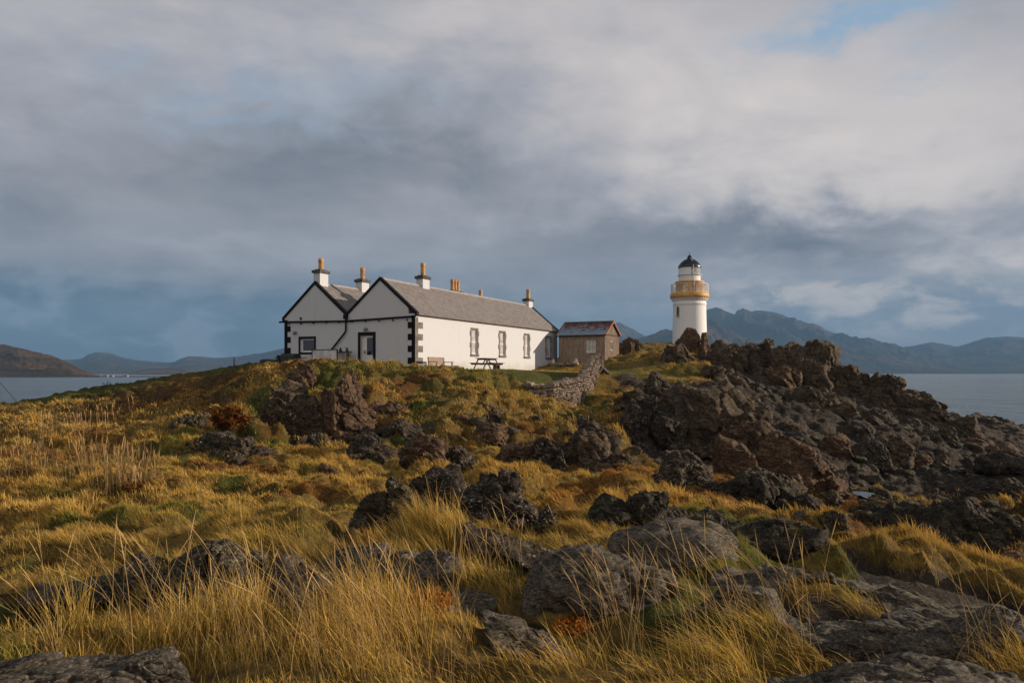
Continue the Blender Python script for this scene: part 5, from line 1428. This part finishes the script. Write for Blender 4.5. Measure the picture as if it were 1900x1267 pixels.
hills('hill', [(20,690),(90,672),(110,668),(150,666),(165,657),(180,654),(205,655),(230,663),(255,668),(290,672),(320,673),(335,665),(350,661),(375,662),(400,664),(440,662),(480,656),(520,648),(560,640),(640,625),(720,640),(800,660),(860,690)], 3600, 5600, 7200, H_FAR, 41, .2)
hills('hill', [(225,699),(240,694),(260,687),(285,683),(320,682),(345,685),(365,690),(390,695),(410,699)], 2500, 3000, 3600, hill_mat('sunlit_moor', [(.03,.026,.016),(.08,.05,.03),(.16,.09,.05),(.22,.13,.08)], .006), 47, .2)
hills('hill', [(130,699.6),(200,698.2),(300,697.6),(420,697.4),(520,698)], 1170, 1290, 1420, H_NEAR, 52, .1, 4, 200, 20)
hills('mountain', [(-2600,690),(-2200,610),(-1800,590),(-1300,610),(-900,600),(-600,640),(-400,690)], 3000, 5200, 7000, H_FAR, 61, .25, 4, 200, 50)

# sea
def sea():
    m, g = new_mat('sea_water')
    p = g.pos
    w1 = g.noise(g.vm('MULTIPLY', p, (.35, .9, 1)), .55, 5, .6, .4)
    w2 = g.noise(g.vm('MULTIPLY', p, (.5, 1, 1)), .09, 4, .55)
    w3 = g.noise(g.vm('MULTIPLY', p, (.3, 1, 1)), .012, 3, .5)
    w4 = g.noise(g.vm('MULTIPLY', p, (.16, .022, 1)), 1.0, 4, .6)
    h = g.m('ADD', g.m('ADD', g.m('MULTIPLY', w1, .6), g.m('MULTIPLY', w4, 2.8)), g.m('ADD', g.m('MULTIPLY', w2, 1.6), g.m('MULTIPLY', w3, 2.5)))
    g.put(g.bs.inputs['Normal'], g.bump(h, .9, 1.3))
    g.put(g.bs.inputs['Base Color'], g.mix(g.mr(w3, .4, .6), (.045,.068,.076), (.070,.094,.100)))
    g.bs.inputs['Roughness'].default_value = .2; g.bs.inputs['IOR'].default_value = 1.333
    n = 72; rad = [20, 80, 200, 500, 1200, 3000, 6000, 9800]
    vs = [(0, 0, 0)]; fs = []
    for r in rad:
        for k in range(n): vs.append((r*math.cos(2*math.pi*k/n), r*math.sin(2*math.pi*k/n), 0))
    for k in range(n): fs.append((0, 1+k, 1+(k+1) % n))
    for i in range(len(rad)-1):
        for k in range(n): fs.append((1+i*n+k, 1+(i+1)*n+k, 1+(i+1)*n+(k+1) % n, 1+i*n+(k+1) % n))
    me = bpy.data.meshes.new('sea'); me.from_pydata(vs, [], fs)
    return tag(link('sea', me, m), kind='structure')
sea()

# ---- air between here and the mountains
SUN_AZ, SUN_EL = R_(83.0), R_(14.0)     # azimuth clockwise from +Y
def haze():
    mb = MB().box(-9900, 9900, -9900, 9900, -4.5, 760)
    m = bpy.data.materials.new('haze_air'); m.use_nodes = True
    t = m.node_tree; t.nodes.clear()
    o = t.nodes.new('ShaderNodeOutputMaterial'); v = t.nodes.new('ShaderNodeVolumePrincipled')
    v.inputs['Color'].default_value = (.24, .45, .72, 1); v.inputs['Density'].default_value = HAZE_D; v.inputs['Anisotropy'].default_value = 0.0
    t.links.new(v.outputs[0], o.inputs['Volume'])
    ob = mb.build('haze', m); tag(ob, kind='stuff')
HAZE_D = 1.05e-4
haze()

# ---- sky: Nishita blue with layered stratocumulus
def dirpix(px, py):
    a = math.atan((px-CX)/F); return math.degrees(a), math.degrees(math.atan((HY-py)/F*math.cos(a)))
def world():
    w = bpy.data.worlds.new('World'); scene.world = w; w.use_nodes = True
    t = w.node_tree; g = G(t); bg = t.nodes['Background']
    sky = t.nodes.new('ShaderNodeTexSky'); sky.sky_type = 'NISHITA'; sky.sun_disc = False
    sky.sun_elevation = SUN_EL; sky.sun_rotation = SUN_AZ; sky.air_density = 1.0; sky.dust_density = .6; sky.ozone_density = 1.5
    tc = t.nodes.new('ShaderNodeTexCoord'); d = tc.outputs['Generated']
    x, y, z = g.sep(d)
    az = g.m('MULTIPLY', g.m('ARCTAN2', x, y), 180/math.pi)
    el = g.m('MULTIPLY', g.m('ARCSINE', z), 180/math.pi)
    zz = g.m('ADD', g.m('MAXIMUM', z, 0.0), .10)
    P = g.comb(g.m('DIVIDE', x, zz), g.m('DIVIDE', y, zz), 0.0)
    nA = g.noise(g.vm('MULTIPLY', P, (.55, .8, 1)), 1.0, 6, .55, .3)        # big decks
    nB = g.noise(g.vm('ADD', g.vm('MULTIPLY', P, (1.3, 2.2, 1)), (7, 3, 0)), 1.0, 7, .6, .5)   # texture
    S = g.comb(g.m('MULTIPLY', az, .055), g.m('MULTIPLY', g.m('ADD', el, g.m('MULTIPLY', az, -.05)), .30), .5)
    nC = g.noise(S, 1.0, 6, .55, .5)         # long horizontal streaks
    T = g.comb(g.m('MULTIPLY', az, .24), g.m('MULTIPLY', el, .50), 2.5)
    nD = g.noise(T, 1.0, 7, .6, .25)          # cumulus lumps low down
    nE = g.noise(g.comb(g.m('MULTIPLY', az, .085), g.m('MULTIPLY', g.m('ADD', el, g.m('MULTIPLY', az, .06)), .17), 4.5), 1.0, 6, .55, .4)
    nF = g.noise(g.comb(g.m('MULTIPLY', az, .19), g.m('MULTIPLY', el, .34), 8.5), 1.0, 6, .58, .3)
    wa = g.m('MULTIPLY', g.m('SUBTRACT', nE, .5), 26); we = g.m('MULTIPLY', g.m('SUBTRACT', nF, .5), 9)
    azw = g.m('ADD', az, wa); elw = g.m('ADD', el, we)
    def blob(px, py, sx, sy, amp, warp=True, tilt=0.0):
        a0, e0 = dirpix(px, py); k = 180/math.pi/F
        da = g.m('SUBTRACT', azw if warp else az, a0); de = g.m('SUBTRACT', elw if warp else el, e0)
        if tilt: de = g.m('SUBTRACT', de, g.m('MULTIPLY', da, tilt))
        q = g.m('ADD', g.m('POWER', g.m('MULTIPLY', da, 1/(sx*k)), 2), g.m('POWER', g.m('MULTIPLY', de, 1/(sy*k)), 2))
        return g.m('MULTIPLY', g.m('EXPONENT', g.m('MULTIPLY', q, -1)), amp)
    # brightness of the cloud deck
    B = g.m('ADD', .50, g.m('MULTIPLY', g.m('SUBTRACT', nA, .5), .26))
    B = g.m('ADD', B, g.m('MULTIPLY', g.m('SUBTRACT', nC, .5), .13))
    B = g.m('ADD', B, g.m('MULTIPLY', g.m('SUBTRACT', nB, .5), .18))
    B = g.m('ADD', B, g.m('MULTIPLY', g.m('SUBTRACT', nE, .5), .42))
    B = g.m('ADD', B, g.m('MULTIPLY', g.m('SUBTRACT', nF, .5), .22))
    for b in BLOBS: B = g.m('ADD', B, blob(*b))
    # unseen sky: brightened behind camera to fill the gable, darkened overhead to deepen shade
    back = g.mr(y, .25, -.5)
    B = g.m('ADD', B, g.m('MULTIPLY', back, .62))
    B = g.m('ADD', B, g.m('MULTIPLY', g.mr(z, .42, .75), -.42))
    deck = g.ramp(B, RAMP)
    # low band: blue slate distance under the deck with small bright cumulus
    low = g.mr(g.m('ADD', el, g.m('MULTIPLY', g.m('SUBTRACT', nC, .5), 7)), 8.5, 4.0)
    low = g.m('MULTIPLY', low, g.m('SUBTRACT', 1.0, back))
    rightf = g.mr(az, -12, 22)
    lowc = g.mix(rightf, lin(74,97,114), lin(130,142,156))
    lowc = g.mix(g.m('MULTIPLY', g.mr(nF, .44, .62), .75), lowc, lin(134,146,162))
    cum = g.m('MULTIPLY', g.mr(nD, .42, .66), g.m('ADD', .25, g.m('MULTIPLY', g.mr(az, 8, 20), .75)))
    cum = g.m('MULTIPLY', cum, g.mr(el, 1.5, 4.0))
    cum = g.m('MAXIMUM', cum, g.m('MULTIPLY', blob(1435, 570, 110, 12, .9), g.mr(nB, .35, .6)))
    cum = g.m('MAXIMUM', cum, g.m('MULTIPLY', blob(1650, 525, 200, 26, 1.0), g.mr(nD, .34, .62)))
    lowc = g.mix(cum, lowc, g.mix(rightf, lin(158,158,166), lin(218,208,202)))
    c = g.mix(low, deck, lowc)
    # holes to blue sky
    hole = None
    for b in HOLES:
        q = blob(*b); hole = q if hole is None else g.m('ADD', hole, q)
    hole = g.m('MULTIPLY', hole, g.mr(nB, .36, .56))
    blue = g.vm('SCALE', sky.outputs[0], .10)
    blue = g.mix(.55, blue, (.20,.36,.52))
    c = g.mix(g.m('MINIMUM', hole, .85), c, blue)
    c = g.vm('SCALE', c, 10.0)
    # below the horizon: dim sea light
    c = g.mix(g.mr(z, 0.0, -.06), c, (.9, 1.1, 1.3))
    g.put(bg.inputs[0], c); bg.inputs[1].default_value = .10*SKY_K
    w.cycles.sampling_method = 'MANUAL'; w.cycles.sample_map_resolution = 1024
SKY_K = 1.0
EXPO = .47
def lin(r, g_, b_):
    return tuple(((c/255+.055)/1.055)**2.4/2**EXPO for c in (r, g_, b_))
BLOBS = [  # column,row, half sizes, amount
 (100,90,420,200,.12),(900,40,500,140,.15),(1380,230,420,120,.27,True,.10),(1800,290,340,160,.32),(1300,60,300,90,.14),
 (640,345,420,75,-.20),(130,425,420,65,-.19),(1000,325,300,70,.05),(1330,430,460,50,-.23),(1680,425,320,40,-.20),(1100,520,380,50,-.06),
 (420,455,300,42,.16),(480,240,260,60,-.08),(1870,470,170,80,.30),(1640,530,240,42,.28),(930,400,280,60,.13),
]
HOLES = [(1660,22,190,30,.8),(1790,105,90,28,.75),(1900,10,160,36,.6),(330,150,140,50,.30),(430,200,140,50,.28),(650,130,160,60,.25)]
RAMP = [(.0,lin(84,99,117)),(.22,lin(112,118,129)),(.42,lin(149,149,156)),(.60,lin(172,171,178)),(.80,lin(205,198,197)),(1.0,lin(232,222,216))]
world()

# ---- sun
ld = bpy.data.lights.new('sun', 'SUN'); ld.energy = 5.0; ld.angle = R_(.55); ld.color = (1.0, .84, .69)
so = bpy.data.objects.new('sun', ld); COL.objects.link(so)
sd = Vector((math.sin(SUN_AZ)*math.cos(SUN_EL), math.cos(SUN_AZ)*math.cos(SUN_EL), math.sin(SUN_EL)))
so.rotation_euler = sd.to_track_quat('Z', 'Y').to_euler(); so.location = (60, 0, 60)

# ---- camera
cd = bpy.data.cameras.new('camera'); co = bpy.data.objects.new('camera', cd); COL.objects.link(co)
co.location = (0, 0, EYE); co.rotation_euler = (R_(90), 0, 0)
cd.sensor_width = 36; cd.lens = F/1900*36; cd.shift_y = (HY-633.5)/1900
cd.clip_start = .05; cd.clip_end = 40000
scene.camera = co
scene.view_settings.view_transform = 'Standard'; scene.view_settings.look = 'None'
scene.view_settings.exposure = EXPO; scene.view_settings.gamma = 1
cy = scene.cycles
cy.use_denoising = True; cy.max_bounces = 5; cy.diffuse_bounces = 2; cy.glossy_bounces = 2; cy.transmission_bounces = 3; cy.transparent_max_bounces = 4; cy.volume_bounces = 0
cy.caustics_reflective = False; cy.caustics_refractive = False; cy.sample_clamp_indirect = 6
